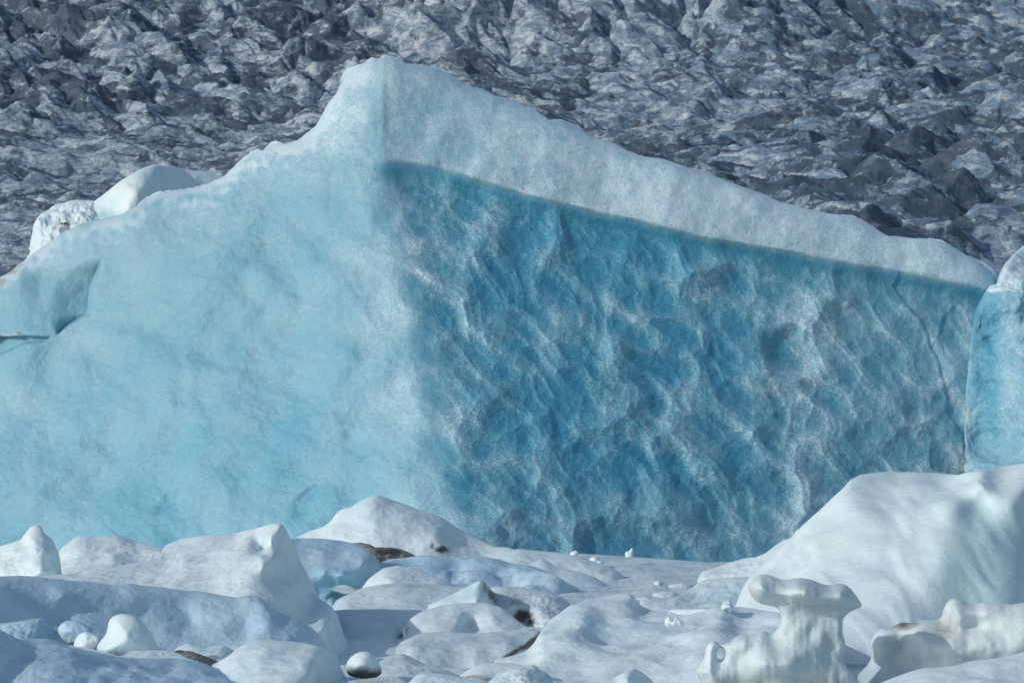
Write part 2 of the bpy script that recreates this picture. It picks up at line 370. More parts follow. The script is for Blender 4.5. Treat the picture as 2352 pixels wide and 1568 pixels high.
    sc2, m2 = scoop([(-80, 830), (-80, 770), (0, 772), (40, 772), (118, 775), (100, 786), (58, 788), (30, 802), (0, 815)], .15, 3)
    sc3, m3 = scoop(C1((960, 420), (1000, 330), (1060, 260), (1120, 240), (1100, 345)), .12, 9)
    sc4, m4 = scoop(C1((1780, 470), (1850, 400), (1840, 320), (1940, 240), (2090, 180), (2000, 250), (1930, 330), (1910, 400)), .14, 9)
    sc5, m5 = scoop(C8((760, 880), (730, 760), (780, 660), (930, 640), (1080, 780), (1040, 900), (960, 945), (880, 945)), .5, 17)
    sc6, m6 = scoop(C8((1400, 1010), (1480, 920), (1640, 950), (1700, 1050), (1560, 1110), (1480, 1080)), .45, 13)
    xL = np.interp(v, [588, 600, 623, 674, 740, 766], [232, 190, 146, 110, 113, 132]); xR = np.interp(v, [588, 663, 722, 744, 766], [237, 212, 209, 163, 134])
    sc1 = blur(m1 * .42 * np.clip((U - xL) / np.maximum(xR - xL, 5), 0, 1) ** 1.3 * ss(590, 640, v), 3)
    Y = Y + sc1 + sc2 + sc3 + sc4 + .4 * sc5
    def rightstep(pts, amp, dec, lo, hi):
        q = sorted((b, a_) for a_, b in pts); ul = np.interp(v, [b for b, _ in q], [a_ for _, a_ in q]) + 4 * perlin(v / 30, 0 * v + amp, 0 * v, 7)
        return amp * ss(0, 8, U - ul) * np.exp(-np.clip(U - ul, 0, 3000) / dec) * ss(lo - 40, lo + 20, v) * ss(hi + 30, hi - 40, v)
    Y = Y + rightstep(C8((1560, 300), (1520, 380), (1560, 450), (1640, 540), (1700, 590), (1755, 750), (1820, 900), (1850, 1060), (1870, 1190), (1950, 1310), (2030, 1500)), .06, 120, 640, 1080)
    Y = Y + rightstep(C8((1850, 560), (1800, 700), (1860, 820), (1960, 860)), .05, 80, 720, 820)
    # far right end of the wall falls away
    edge = [(2297, 640), (2280, 675), (2256, 693), (2256, 722), (2245, 780), (2241, 817), (2263, 822), (2267, 839), (2293, 857), (2300, 887), (2298, 923), (2318, 964), (2326, 1000), (2352, 1010), (2380, 1400)]
    ue = np.interp(v, [b for _, b in edge], [a_ for a_, _ in edge])
    Y = Y + 3.5 * ss(0, 28, U - ue) ** .8
    # rounding at the crest
    kk = np.hanning(75)[1:-1]; kk /= kk.sum(); topS = np.convolve(np.pad(top, 36, mode='edge'), kk, 'valid')
    r = .5; de = np.clip((v - topS[None]) * Y / F / r, 0, 1); Y = Y + r * 1.1 * (1 - np.sqrt(1 - (1 - de) ** 2 * .97))
    P = W3(U, v, Y)
    # back side
    B = []; pt = P[-1]
    depth = 7 + 3 * perlin(u / 300, 0 * u, 0 * u, 2)
    for k in range(1, nb + 1):
        t = k / nb; q = pt.copy(); q[:, 1] += depth * (t ** 1.3); q[:, 2] = pt[:, 2] - (pt[:, 2] + 1) * (t ** 1.7) + .5 * t * perlin(u / 60, 0 * u + k * .3, 0 * u, 9); q[:, 0] *= 1 + .03 * t; B.append(q)
    P = np.concatenate([P, np.array(B)], 0)
    # surface character
    rim = ss(.18, .62, f1) * .52 + ss(.25, .7, g1) * .26
    mid_blue = np.exp(-((U - 1330) / 420.) ** 2) * ss(350, 480, v)
    frost_wall = .10 + .66 * rim - .16 * mid_blue + .10 * ss(1500, 2200, U) + .08 * ss(1150, 980, U) + .36 * fbm(xm * .45, zm * .45, 3, 3, 111)
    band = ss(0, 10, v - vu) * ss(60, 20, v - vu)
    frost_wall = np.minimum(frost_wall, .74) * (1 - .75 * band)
    frost_cap = .86 + .08 * n_md + .0 * U
    nearline = ss(260, 60, vu - v) * ss(1000, 1150, U)
    frost_cap = frost_cap + .06 * nearline - .12 * ss(400, 0, np.abs(U - 1050)) * ss(120, 280, v)
    frost_left = .34 + .24 * fbm(xm * .35, zm * .35, 5, 3, 115) + .13 * st + .30 * ss(520, 180, v) * ss(300, 40, dl) + .16 * np.exp(-((dl - 60) / 110.) ** 2) + .10 * ss(700, 200, v) * ss(0, 40, dl)
    frost_left = frost_left + .45 * ss(60, 0, v - top[None] + 38 * perlin(U / 22, v / 22, 0, 23)) * ss(880, 780, U) - .10 * ss(900, 1250, v) + .12 * ss(620, 380, U) * ss(750, 550, v) - .15 * (m1 + m2 + m3 + m4)
    frost = frost_left * left + (1 - left) * frost_wall
    wl_ = wall; capm = cap
    frost_left = frost_left + .13 * ss(12, -4, U - uf) * np.exp(-np.clip(uf - U, 0, 2000) / 260) * ss(860, 700, v) * ss(300, 360, v)  # shading of the shoulder fold put into the frost tone
    frost = left * frost_left + (1 - left) * (frost_wall * (1 - capm) + frost_cap * capm)
    ridgefrost = np.exp(-((dl + 14 + 20 * perlin(v / 70, U / 90, 0, 19)) / np.interp(v, [400, 1250], [34, 95])) ** 2) * (.7 + .9 * perlin(U / 28, v / 40, 0, 21)) * ss(390, 450, v)  # uneven pale frost along the ridge
    frost = frost + .16 * ridgefrost - .15 * m5 * .6
    frost = np.where((v < vu) & (dl < 14), frost_cap * ss(-14, 20, -dl) + frost_left * (1 - ss(-14, 20, -dl)), frost)
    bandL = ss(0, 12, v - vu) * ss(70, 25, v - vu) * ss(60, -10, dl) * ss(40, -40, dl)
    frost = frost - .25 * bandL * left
    grain = .34 + .80 * wall + .02 * cap + .1 * left
    teal = .5 * ss(1500, 2250, U) * wall + .3 * ss(1050, 1250, v) * wall + .35 * ss(650, 250, U) * ss(1000, 600, v) * left + .15 * ss(1000, 1250, v) * left + .32 * left + .2 * m1
    crest = ss(50, 6, v - top[None])
    dirt = .45 * crest * ss(700, 250, U) * ss(.0, .5, perlin(U / 40, v / 20, 0, 12) + .3) + .4 * ss(120, -30, U) * ss(760, 640, v) * 1.0
    def line(pts, w): 
        q = sorted(pts); vl = np.interp(U, [a_ for a_, _ in q], [b for _, b in q]); return np.exp(-((v - vl) / w) ** 2) * ss(q[0][0] - 20, q[0][0] + 60, U) * ss(q[-1][0] + 20, q[-1][0] - 60, U)
    dirt = dirt + .42 * line(C7((480, 1480), (750, 1310), (950, 1200), (1150, 1090)), 5) + .36 * line(C7((1440, 850), (1600, 740), (1750, 620), (1900, 540)), 4)
    dirt = dirt + .62 * np.exp(-((U - 1850) / 60) ** 2 - ((v - 880) / 22) ** 2) + .5 * np.exp(-((U - 1215) / 40) ** 2 - ((v - 655) / 25) ** 2) + .4 * np.exp(-((U - 2060) / 60) ** 2 - ((v - 790) / 14) ** 2)
    def ext(a_, val=None): 
        b_ = np.repeat(a_[-1:], nb, 0) if val is None else np.full((nb, nc), val); return np.concatenate([a_, b_], 0)
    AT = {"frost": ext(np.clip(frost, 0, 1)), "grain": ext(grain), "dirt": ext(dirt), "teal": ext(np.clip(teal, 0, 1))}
    nr = nf + nb
    Nn = -gnormal(P)
    if Nn[nf // 2, :, 1].mean() > 0: Nn = -Nn
    faces = gridfaces(nr, nc)
    capface = (ext(capm) > .5)
    capface[nf:] = capface[nf - 1]
    cf = capface.ravel()[faces].sum(1) >= 2
    root = empty("iceberg", (0, 88, 0))
    tag(root, "huge blue iceberg with pointed peak, white sloping cap and scalloped wall", "iceberg")
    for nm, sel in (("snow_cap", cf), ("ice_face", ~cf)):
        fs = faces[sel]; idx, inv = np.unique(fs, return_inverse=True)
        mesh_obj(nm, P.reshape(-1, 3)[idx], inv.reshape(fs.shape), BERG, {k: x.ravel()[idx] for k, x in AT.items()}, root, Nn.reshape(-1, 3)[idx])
    return root
berg = great_iceberg()

# ------------------------------------------------------------------ generic melted-ice forms
def relief(name, top, bot, ctrl, label=None, cat="ice floe", group=None, mat=None, parent=None, rnd=.35, back=None, amp=.05, scale=1.2, fine=.012, seed=0,
           nu=None, nv=None, smooth=9, dirt=(), ice=(), streak=0, sf=3.2, attrs=None, skirt=True, c=.02, lump=0, dk=None):
    if dk: ctrl = [(a_, b_, dk[0] + (y_ - dk[0]) * dk[1]) for a_, b_, y_ in ctrl]
    us = [p[0] for p in top]; u0, u1 = min(us), max(us)
    nu = nu or int(np.clip((u1 - u0) / 2.4, 50, 420))
    u = np.linspace(u0, u1, nu)
    t = curve([p[:2] for p in top], u, smooth); b = curve([p[:2] for p in bot], u, smooth)
    b = np.maximum(b, t + 2)
    nv = nv or int(np.clip((b - t).max() / 2.2, 40, 220))
    s = np.linspace(0, 1, nv)[:, None]
    v = b[None] + (t - b)[None] * s; U = u[None] + 0 * v
    Y = rbf(ctrl, c)(U, v)
    px = np.median(Y) / F
    hgt = (b - t)[None] * px
    r = np.minimum(rnd, .9 * hgt + .02)
    de = np.clip((v - t[None]) * px / r, 0, 1); Y = Y + 1.3 * r * (1 - np.sqrt(1 - (1 - de) ** 2 * .98))
    for ds in ((U - u0), (u1 - U)):
        r3 = max(rnd, .3); d2 = np.clip(ds * px / r3, 0, 1); Y = Y + 1.2 * r3 * (1 - np.sqrt(1 - (1 - d2) ** 2 * .98))
    P = W3(U, v, Y)
    n = gnormal(P)
    if n[nv // 2, :, 1].mean() > 0: n = -n
    X = P / scale
    d = amp * fbm(X[..., 0], X[..., 1] * .6, X[..., 2] * 1.3, 3, seed * 7 + 1) + fine * fbm(X[..., 0] * 6, X[..., 1] * 4, X[..., 2] * 7, 3, seed * 7 + 5)
    if lump: 
        f1, _ = worley(P[..., 0] / lump + seed, (P[..., 2] * 1.5 + P[..., 1] * .5) / lump, seed); d = d + .12 * lump * (1 - 1.6 * f1 ** 2)
    if streak: d = d + streak * fbm(P[..., 0] * sf + P[..., 2] * sf * .5 + .5 * perlin(P[..., 0], P[..., 2], 0, 77), P[..., 2] * .35, P[..., 1] * .3, 3, seed * 7 + 9)
    fade = np.minimum(1, .25 + (v - t[None]) / 25.)
    P = P + n * (d * fade)[..., None]
    bk = back if back is not None else max(.8, .9 * hgt.max())
    nb = 10; B = []
    for k in range(1, nb + 1):
        q = P[-1].copy(); tt = k / nb
        q[:, 1] += bk * tt ** 1.2; q[:, 2] = P[-1][:, 2] - (P[-1][:, 2] - (-.4 if skirt else P[0][:, 2])) * tt ** 2; B.append(q)
    rows = [P, np.array(B)]
    if skirt:
        q = P[0].copy(); q[:, 1] += .25; q[:, 2] = np.minimum(q[:, 2] - .3, -.3); rows = [q[None]] + rows
    Q = np.concatenate(rows, 0)
    def field(spots):
        o = np.zeros(v.shape)
        for (a_, b_, ra, rb, w_, *ang) in spots:
            th = math.radians(ang[0]) if ang else 0
            du, dv = U - a_, v - b_; x_ = du * math.cos(th) + dv * math.sin(th); y_ = -du * math.sin(th) + dv * math.cos(th)
            o = np.maximum(o, w_ * np.exp(-(x_ / ra) ** 2 - (y_ / rb) ** 2))
        return o
    D, I = field(dirt), field(ice)
    def ext(a_):
        l = [a_, np.repeat(a_[-1:], nb, 0) * .5]
        if skirt: l = [a_[:1]] + l
        return np.concatenate(l, 0)
    if attrs:   # material of the blue iceberg
        A = {k: ext(np.full(v.shape, x) if np.isscalar(x) else x(U, v)) for k, x in attrs.items()}; A["dirt"] = ext(D)
    else: A = {"dirt": ext(D), "ice": ext(I)}
    o = mesh_obj(name, Q, gridfaces(Q.shape[0], nu), mat or SNOW, A, parent)
    if parent is None: tag(o, label, cat, group)
    elif label: o["label"] = label
    return o

def inflate(name, poly, Y0, R, bulge, off=(), label=None, cat="ice formation", group=None, mat=None, holes=(), step=1.5, seed=0, amp=.02, scale=.3, fine=.004, groove=0, dirt=(), ice=(), back=1.0):
    """a melted form with a traced outline, its true width and a rounded thickness, closed behind"""
    poly = np.array([p[:2] for p in poly], float); lo = poly.min(0) - 4; hi = poly.max(0) + 4
    # round the outline a little
    Q = poly
    for _ in range(2):
        nx = np.roll(Q, -1, 0); Q = np.stack([.75 * Q + .25 * nx, .25 * Q + .75 * nx], 1).reshape(-1, 2)
    us = np.arange(lo[0], hi[0], step); vs = np.arange(lo[1], hi[1], step); U, V = np.meshgrid(us, vs)
    def dist(PG):
        D = np.full(U.shape, 1e9)
        for i in range(len(PG)):
            a, c_ = PG[i], PG[(i + 1) % len(PG)]; e = c_ - a; L2 = max((e * e).sum(), 1e-9)
            t = np.clip(((U - a[0]) * e[0] + (V - a[1]) * e[1]) / L2, 0, 1)
            D = np.minimum(D, (U - a[0] - t * e[0]) ** 2 + (V - a[1] - t * e[1]) ** 2)
        return np.sqrt(D)
    D = dist(Q); M = inpoly([tuple(q) for q in Q], U, V)
    for (a, c_, ra, rb) in holes:
        h = np.sqrt(((U - a) / ra) ** 2 + ((V - c_) / rb) ** 2); M &= h > 1; D = np.minimum(D, np.abs(h - 1) * min(ra, rb))
    D = np.where(M, D, 0); t = np.clip(D / R, 0, 1); H = np.sqrt(1 - (1 - t) ** 2)
    H = bulge * (.8 * blur(H, 5) * ss(0, 4, D) ** .5 + .2 * blur(H, 15) * ss(0, 6, D))
    O = (rbf([(a, c_, w) for a, c_, w in off], .1)(U, V) if len(off) else 0 * U) * ss(0, R, D)
    k = ~M; px = Y0 / F
    nz = ss(0, 8, D) * (amp * fbm(U * px / scale, V * px / scale, 0, 3, seed + 300) + fine * fbm(U * px / scale * 6, V * px / scale * 6, 3, 3, seed + 310) + groove * fbm(U * px / .11, V * px / .5, 7, 2, seed + 320))
    Pf = W3(U, V, Y0 - H - O + nz); Pb = W3(U, V, Y0 + H * back + nz + .01)
    n = U.size; idx = np.arange(n).reshape(U.shape); fm = M[:-1, :-1] & M[1:, :-1] & M[:-1, 1:] & M[1:, 1:]
    i = idx[:-1, :-1][fm]; nc = U.shape[1]; fr = np.stack([i, i + nc, i + nc + 1, i + 1], 1); bk = np.stack([i, i + 1, i + nc + 1, i + nc], 1) + n
    # walls round the rim
    Fm = np.pad(fm, 1); W = []
    for (dy, dx, a0, a1) in ((-1, 0, (0, 0), (0, 1)), (1, 0, (1, 1), (1, 0)), (0, -1, (1, 0), (0, 0)), (0, 1, (0, 1), (1, 1))):
        s = fm & ~Fm[1 + dy:Fm.shape[0] - 1 + dy, 1 + dx:Fm.shape[1] - 1 + dx]; j = idx[:-1, :-1][s]
        p0 = j + a0[0] * nc + a0[1]; p1 = j + a1[0] * nc + a1[1]; W.append(np.stack([p0, p1, p1 + n, p0 + n], 1))
    Fc = np.concatenate([fr, bk] + W); used, inv = np.unique(Fc, return_inverse=True); Fc = inv.reshape(Fc.shape)
    co = np.concatenate([Pf.reshape(-1, 3), Pb.reshape(-1, 3)])[used]
    # relax the stair-stepped rim
    E = np.concatenate([Fc[:, [0, 1]], Fc[:, [1, 2]], Fc[:, [2, 3]], Fc[:, [3, 0]]]); E = np.concatenate([E, E[:, ::-1]])
    deg = np.bincount(E[:, 0], minlength=len(co))[:, None]
    for _ in range(4):
        acc = np.stack([np.bincount(E[:, 0], co[E[:, 1], q], len(co)) for q in range(3)], 1) / deg; co = .5 * co + .5 * acc
    Uf = np.concatenate([U.ravel()] * 2)[used]; Vf = np.concatenate([V.ravel()] * 2)[used]
    def field(spots):
        o = np.zeros(len(Uf))
        for (a_, b_, ra, rb, w_, *r_) in spots: o = np.maximum(o, w_ * np.exp(-((Uf - a_) / ra) ** 2 - ((Vf - b_) / rb) ** 2))
        return o
    o = mesh_obj(name, co, Fc, mat or SNOW, {"dirt": field(dirt), "ice": field(ice)})
    return tag(o, label, cat, group)

def icosphere(sub=3):
    import bmesh
    bm = bmesh.new(); bmesh.ops.create_icosphere(bm, subdivisions=sub, radius=1)
    V = np.array([x.co[:] for x in bm.verts]); Fc = np.array([[x.index for x in f.verts] for f in bm.faces]); bm.free(); return V, Fc
ICO = icosphere(3)
def blob(name, els, label=None, cat="ice chunk", group=None, mat=None, parent=None, voxel=.02, smooth=8, amp=.02, scale=.4, fine=.004, seed=0, dirt=(), ice=(), cuts=(), attrs=None):
    """union of ellipsoids melted together; els: (u, v, Y, ru, rv, depth_m, turn)"""
    def tri(lst):
        Vs, Fs, k = [], [], 0
        for (a, b, Y, ru, rv, rd, *rot) in lst:
            p = W3(np.array(a, float), np.array(b, float), np.array(Y, float)); px = Y / F
            V = ICO[0] * np.array([ru * px, rd, rv * px])
            th = -math.radians(rot[0]) if rot else 0
            x = V[:, 0] * math.cos(th) - V[:, 2] * math.sin(th); z = V[:, 0] * math.sin(th) + V[:, 2] * math.cos(th)
            V = np.stack([x, V[:, 1], z], -1) + p
            Vs.append(V); Fs.append(ICO[1] + k); k += len(V)
        return np.concatenate(Vs), np.concatenate(Fs)
    V, Fc = tri(els)
    tmp = mesh_obj("tmp", V, Fc, SNOW, origin=(0, 0, 0))
    rm = tmp.modifiers.new("r", 'REMESH'); rm.mode = 'VOXEL'; rm.voxel_size = voxel
    sm = tmp.modifiers.new("s", 'SMOOTH'); sm.iterations = smooth; sm.factor = .6
    extra = []
    if cuts:
        V2, F2 = tri(cuts); ct = mesh_obj("cut", V2, F2, SNOW, origin=(0, 0, 0)); extra.append(ct)
        bo = tmp.modifiers.new("b", 'BOOLEAN'); bo.object = ct; bo.operation = 'DIFFERENCE'; bo.solver = 'EXACT'
        r2 = tmp.modifiers.new("r2", 'REMESH'); r2.mode = 'VOXEL'; r2.voxel_size = voxel
        s2 = tmp.modifiers.new("s2", 'SMOOTH'); s2.iterations = 4; s2.factor = .5
    dg = bpy.context.evaluated_depsgraph_get(); dg.update(); ev = tmp.evaluated_get(dg); me = ev.to_mesh()
    n = len(me.vertices); co = np.empty(n * 3, f32); me.vertices.foreach_get("co", co); co = co.reshape(-1, 3).astype(float)
    me.calc_loop_triangles(); tr = np.empty(len(me.loop_triangles) * 3, np.int32); me.loop_triangles.foreach_get("vertices", tr); tr = tr.reshape(-1, 3)
    nn = np.empty(n * 3, f32); me.vertices.foreach_get("normal", nn); nn = nn.reshape(-1, 3)
    ev.to_mesh_clear()
    for o_ in [tmp] + extra:
        m_ = o_.data; bpy.data.objects.remove(o_); bpy.data.meshes.remove(m_)
    X = co / scale
    d = amp * fbm(X[:, 0], X[:, 1], X[:, 2], 3, seed + 200) + fine * fbm(X[:, 0] * 6, X[:, 1] * 6, X[:, 2] * 6, 3, seed + 210)
    co = co + nn * d[:, None]
    U = co[:, 0] * F / co[:, 1] + UC; v = VH - (co[:, 2] - CZ) * F / co[:, 1]
    def field(spots):
        o = np.zeros(n)
        for (a_, b_, ra, rb, w_, *r_) in spots: o = np.maximum(o, w_ * np.exp(-((U - a_) / ra) ** 2 - ((v - b_) / rb) ** 2))
        return o
    A = {"dirt": field(dirt), "ice": field(ice)}
    if attrs: A.update({k: np.full(n, x) for k, x in attrs.items()})
    o = mesh_obj(name, co, tr, mat or SNOW, A, parent)
    if parent is None: tag(o, label, cat, group)
    elif label: o["label"] = label
    return o

# ------------------------------------------------------------------ pieces of the big berg seen at its left shoulder and the berg to its right
C4 = lambda *p: [(x * .3662, y * .3662) + tuple(r) for x, y, *r in p]
relief("snow_hump", C4((520, 1330), (560, 1290), (650, 1220), (760, 1130), (900, 1055), (970, 1030), (1060, 1040), (1180, 1065), (1300, 1080), (1400, 1105), (1480, 1160)),
       C4((520, 1360), (640, 1400), (850, 1350), (1000, 1290), (1200, 1250), (1480, 1230)),
       C4((520, 1330, 96), (700, 1250, 95.4), (800, 1300, 94.6), (860, 1200, 94.9), (970, 1060, 96.5), (960, 1180, 95.6), (1150, 1180, 97.5), (1150, 1080, 98.2), (1400, 1110, 99), (1400, 1200, 98.3)),
       label="smooth white snow hump lying on the left shoulder", mat=SNOW, parent=berg, rnd=.3, back=4, amp=.08, ice=[(235, 500, 40, 22, .7)], skirt=False)
relief("crusted_edge", C4((186, 1560), (190, 1450), (230, 1370), (330, 1290), (480, 1250), (590, 1255), (640, 1300)),
       C4((186, 1640), (300, 1640), (500, 1520), (640, 1440)),
       C4((190, 1560, 95), (230, 1400, 95.2), (330, 1310, 95.8), (330, 1450, 94.8), (500, 1280, 95.8), (500, 1400, 95), (620, 1290, 95.8)),
       label="crumbly crusted ice edge with a dark pebble stain", mat=SNOW, parent=berg, rnd=.25, back=3, amp=.12, scale=.4, fine=.04, dirt=[(148, 515, 16, 7, .9), (130, 525, 40, 14, .4, -40)], skirt=False)
relief("ice_block", C7((-120, 640), (0, 600), (100, 515), (200, 478), (280, 480), (300, 560), (320, 610), (350, 640), (356, 690)),
       C7((-120, 720), (0, 700), (80, 695), (200, 702), (310, 700), (356, 695)),
       C7((0, 640, 93.20), (100, 540, 93.40), (100, 690, 92.70), (200, 500, 93.40), (200, 600, 92.90), (200, 690, 92.80), (280, 500, 93.50), (300, 600, 93.10), (350, 680, 93.60)),
       label="pale jagged ice block lodged in a hollow at the left edge of the big iceberg", cat="ice block", mat=BERG, rnd=.12, back=2.2, amp=.05, scale=.5, fine=.015, smooth=3,
       attrs={"frost": lambda U, v: .62 + .15 * perlin(U / 30, v / 30, 0, 3), "grain": .3, "teal": .5}, skirt=False)

relief("iceberg", [(2215, 1010), (2232, 760), (2250, 690), (2272, 655), (2292, 650), (2296, 632), (2310, 603), (2330, 580), (2352, 563), (2400, 530), (2500, 500), (2600, 560)],
       [(2215, 1100), (2300, 1120), (2600, 1150)],
       [(2290, 660, 92.70), (2352, 570, 94.50), (2352, 650, 92.50), (2352, 670, 92.30), (2352, 900, 90.50), (2352, 1080, 89.50), (2290, 900, 91.90), (2270, 780, 92.70), (2250, 1000, 92.10), (2450, 600, 94.50), (2450, 1000, 91.00), (2600, 1000, 94.50), (2600, 600, 96.50)],
       label="white topped blue iceberg cut off by the right edge of the photo", cat="iceberg", mat=BERG, rnd=.3, back=8, amp=.18, scale=1.4, fine=.04, smooth=5, nu=240, nv=300,
       attrs={"frost": lambda U, v: np.where(v < 668, .97, .58 + .15 * fbm(U / 50, v / 60, 0, 3, 4)) * ss(0, 1, 1 - 0 * v) - .45 * ss(50, 8, np.abs(U - 2262)) * ss(660, 700, v) * ss(1100, 900, v) - .3 * ss(668, 674, v) * ss(700, 676, v) * 0, "grain": .6, "teal": .15})  # shadowy gap at the left edge is painted in by lowering frost


# ------------------------------------------------------------------ brash ice: the back row
GF = "melting ice floes crowded in front of the big iceberg"
relief("ice_floe", C2((1100, 475), (1220, 458), (1380, 466), (1600, 482), (1900, 500), (2352, 530)) + C3((300, 700), (700, 735), (900, 740)),
       [(1080, 1400), (1900, 1400)],
       [(1100, 1262, 84), (1300, 1262, 85), (1500, 1275, 84), (1720, 1290, 83), (1300, 1300, 79), (1500, 1310, 77), (1720, 1330, 73), (1800, 1300, 80), (1500, 1340, 71), (1100, 1400, 63), (1500, 1400, 63), (1900, 1400, 62), (1850, 1340, 70)],
       "long flat grey white floe running along the foot of the scalloped wall", group=GF, rnd=.08, amp=.03, streak=.01, seed=1, mat=SNOW_GREY)
relief("ice_floe", C2((-60, 400), (0, 378), (60, 350), (150, 322), (200, 285), (230, 232), (270, 205), (320, 198), (400, 147), (470, 120), (530, 140), (620, 170), (740, 215), (880, 260), (1000, 340), (1140, 410), (1220, 450), (1290, 447), (1340, 460), (1420, 500), (1520, 540), (1620, 585)),
       C2((-60, 420), (300, 470), (700, 540), (1060, 560), (1620, 600)),
       C2((0, 390, 77), (200, 300, 77), (270, 215, 77.5), (470, 125, 77.8), (470, 300, 75.6), (300, 400, 75.2), (620, 180, 78), (640, 300, 76), (620, 450, 74.6), (740, 380, 75.4), (880, 270, 78), (860, 400, 75.4), (900, 500, 74.6), (1000, 345, 78.2), (1000, 470, 75.8), (1140, 420, 77.6), (1140, 500, 76), (1300, 455, 76.5), (1310, 530, 75), (1500, 540, 76), (1600, 585, 75.6)),
       "white peaked mound with brown stains on its flank, against the blue iceberg", dk=(76, 0.5), group=GF, rnd=.3, amp=.07, seed=2, c=.05,
       dirt=C2((890, 470, 20, 10, .85), (830, 440, 8, 14, .6), (740, 470, 30, 10, .3), (580, 240, 12, 5, .35, 50), (1300, 500, 25, 8, .3)))
relief("gravel_bank", C2((330, 425), (380, 420), (440, 432), (470, 452), (560, 452), (640, 462), (690, 485), (725, 505)),
       C2((330, 470), (450, 540), (520, 560), (600, 530), (725, 512)),
       C2((340, 430, 74), (440, 440, 74), (470, 500, 73), (560, 460, 74), (560, 520, 73), (720, 505, 74)),
       "small bank of dark brown gravelly ice at the foot of the peaked mound", cat="gravel bank", mat=DIRTY, rnd=.06, amp=.05, scale=.25, fine=.04, seed=3, smooth=3, back=1.2, dirt=C2((560, 480, 60, 14, .8), (480, 450, 40, 8, .8)))
relief("ice_floe", C2((1180, 520), (1290, 480), (1370, 462), (1500, 472), (1600, 482), (1700, 500), (1800, 525), (1880, 558), (1930, 562), (1990, 600), (2030, 635), (2075, 660), (2086, 690)),
       C2((1180, 600), (1500, 640), (1800, 700), (1960, 750), (2000, 738), (2086, 700)),
       C2((1200, 530, 75), (1370, 475, 76), (1370, 580, 73), (1600, 495, 76), (1600, 600, 72.6), (1800, 535, 75.5), (1800, 640, 72.4), (1920, 570, 75), (1950, 680, 72), (1980, 730, 71.8), (2040, 650, 74), (2060, 700, 73), (2084, 680, 74.5)),
       "tapering white floe ending in a dark dirty nose on the right", dk=(74, 0.4), group=GF, rnd=.2, amp=.05, seed=4, dirt=C2((2060, 665, 12, 18, 1.0), (1990, 725, 30, 10, .95), (1900, 600, 18, 16, .45)))
relief("ice_floe", C2((1240, 560), (1370, 530), (1440, 560), (1520, 520), (1620, 580), (1660, 585), (1760, 608), (1850, 640), (1900, 670), (1950, 715), (1966, 745)),
       C2((1240, 640), (1500, 720), (1800, 800), (1966, 760)),
       C2((1250, 560, 73), (1400, 560, 73), (1600, 585, 72.5), (1500, 640, 70), (1750, 615, 72), (1700, 720, 69.4), (1900, 680, 71.5), (1900, 750, 69.8), (1960, 745, 71)),
       "bluish floe with rounded folds just before the dirty nosed floe", dk=(71.5, 0.4), group=GF, rnd=.25, amp=.06, seed=5)
relief("ice_floe", C2((470, 590), (510, 560), (560, 530), (640, 515), (780, 510), (950, 525), (1060, 530), (1120, 518), (1250, 530), (1330, 550), (1460, 575), (1560, 620), (1650, 680), (1700, 740), (1760, 800)),
       C2((470, 640), (800, 720), (1300, 800), (1560, 840), (1760, 830)),
       C2((500, 580, 72), (640, 520, 73), (800, 515, 73), (780, 600, 70), (700, 560, 71.5), (1060, 535, 73), (1000, 590, 71.6), (1100, 620, 70), (1200, 560, 72), (1250, 620, 70.4), (1350, 560, 72.4), (1330, 660, 69.5), (1120, 700, 67), (1450, 700, 67), (1500, 620, 70.6), (1600, 740, 66.6), (1700, 760, 68), (1400, 800, 65)),
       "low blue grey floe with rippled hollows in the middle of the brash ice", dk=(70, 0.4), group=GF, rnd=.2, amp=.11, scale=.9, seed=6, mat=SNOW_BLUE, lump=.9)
# blue rounded floe with teal undercut
relief("ice_floe", C2((-120, 400), (0, 393), (130, 395), (260, 408), (380, 432), (440, 470), (490, 540), (512, 590)),
       C2((-120, 640), (0, 700), (100, 790), (160, 725), (230, 700), (300, 690), (380, 715), (440, 680), (500, 620), (512, 600)),
       C2((-100, 420, 70), (0, 400, 71.5), (0, 600, 67.5), (130, 400, 72), (150, 480, 69.5), (150, 600, 67.3), (260, 415, 72), (260, 500, 69.6), (270, 620, 67.3), (200, 690, 67.6), (380, 440, 71.5), (390, 560, 68.6), (380, 680, 68.5), (470, 540, 70), (480, 620, 69.8), (80, 750, 67.5), (300, 685, 67.8)),
       "rounded glassy blue floe with a teal underside beside the tall snow ridge", dk=(68, 0.45), group=GF, mat=SNOW_BLUE, rnd=.3, amp=.05, seed=7, ice=C2((250, 700, 60, 14, .9), (120, 730, 20, 22, .8), (160, 640, 80, 30, .3)), skirt=False)
relief("ice_shelf", C2((90, 770), (140, 735), (190, 715), (260, 738), (300, 745)), C2((90, 800), (200, 800), (300, 760)),
       C2((90, 780, 69), (190, 720, 69), (200, 780, 67.5), (290, 750, 69.3)), "smooth teal ice shelf tucked beneath the glassy blue floe", cat="ice shelf", mat=SNOW_BLUE, rnd=.12, amp=.02, seed=8, ice=C2((200, 755, 90, 60, .8)))
relief("ice_floe", C2((370, 730), (390, 705), (430, 650), (520, 582), (620, 563), (720, 580), (830, 625), (930, 665), (980, 690)),
       C2((370, 740), (700, 740), (980, 705)),
       C2((400, 700, 68), (430, 660, 68), (520, 590, 68.5), (620, 570, 68.8), (560, 660, 66), (720, 585, 68.8), (700, 670, 66.3), (850, 635, 68), (850, 690, 66.3), (970, 690, 67.5)),
       "small smooth white dome between the glassy floe and the rippled floe", dk=(66.5, 0.4), group=GF, rnd=.3, amp=.04, seed=9)
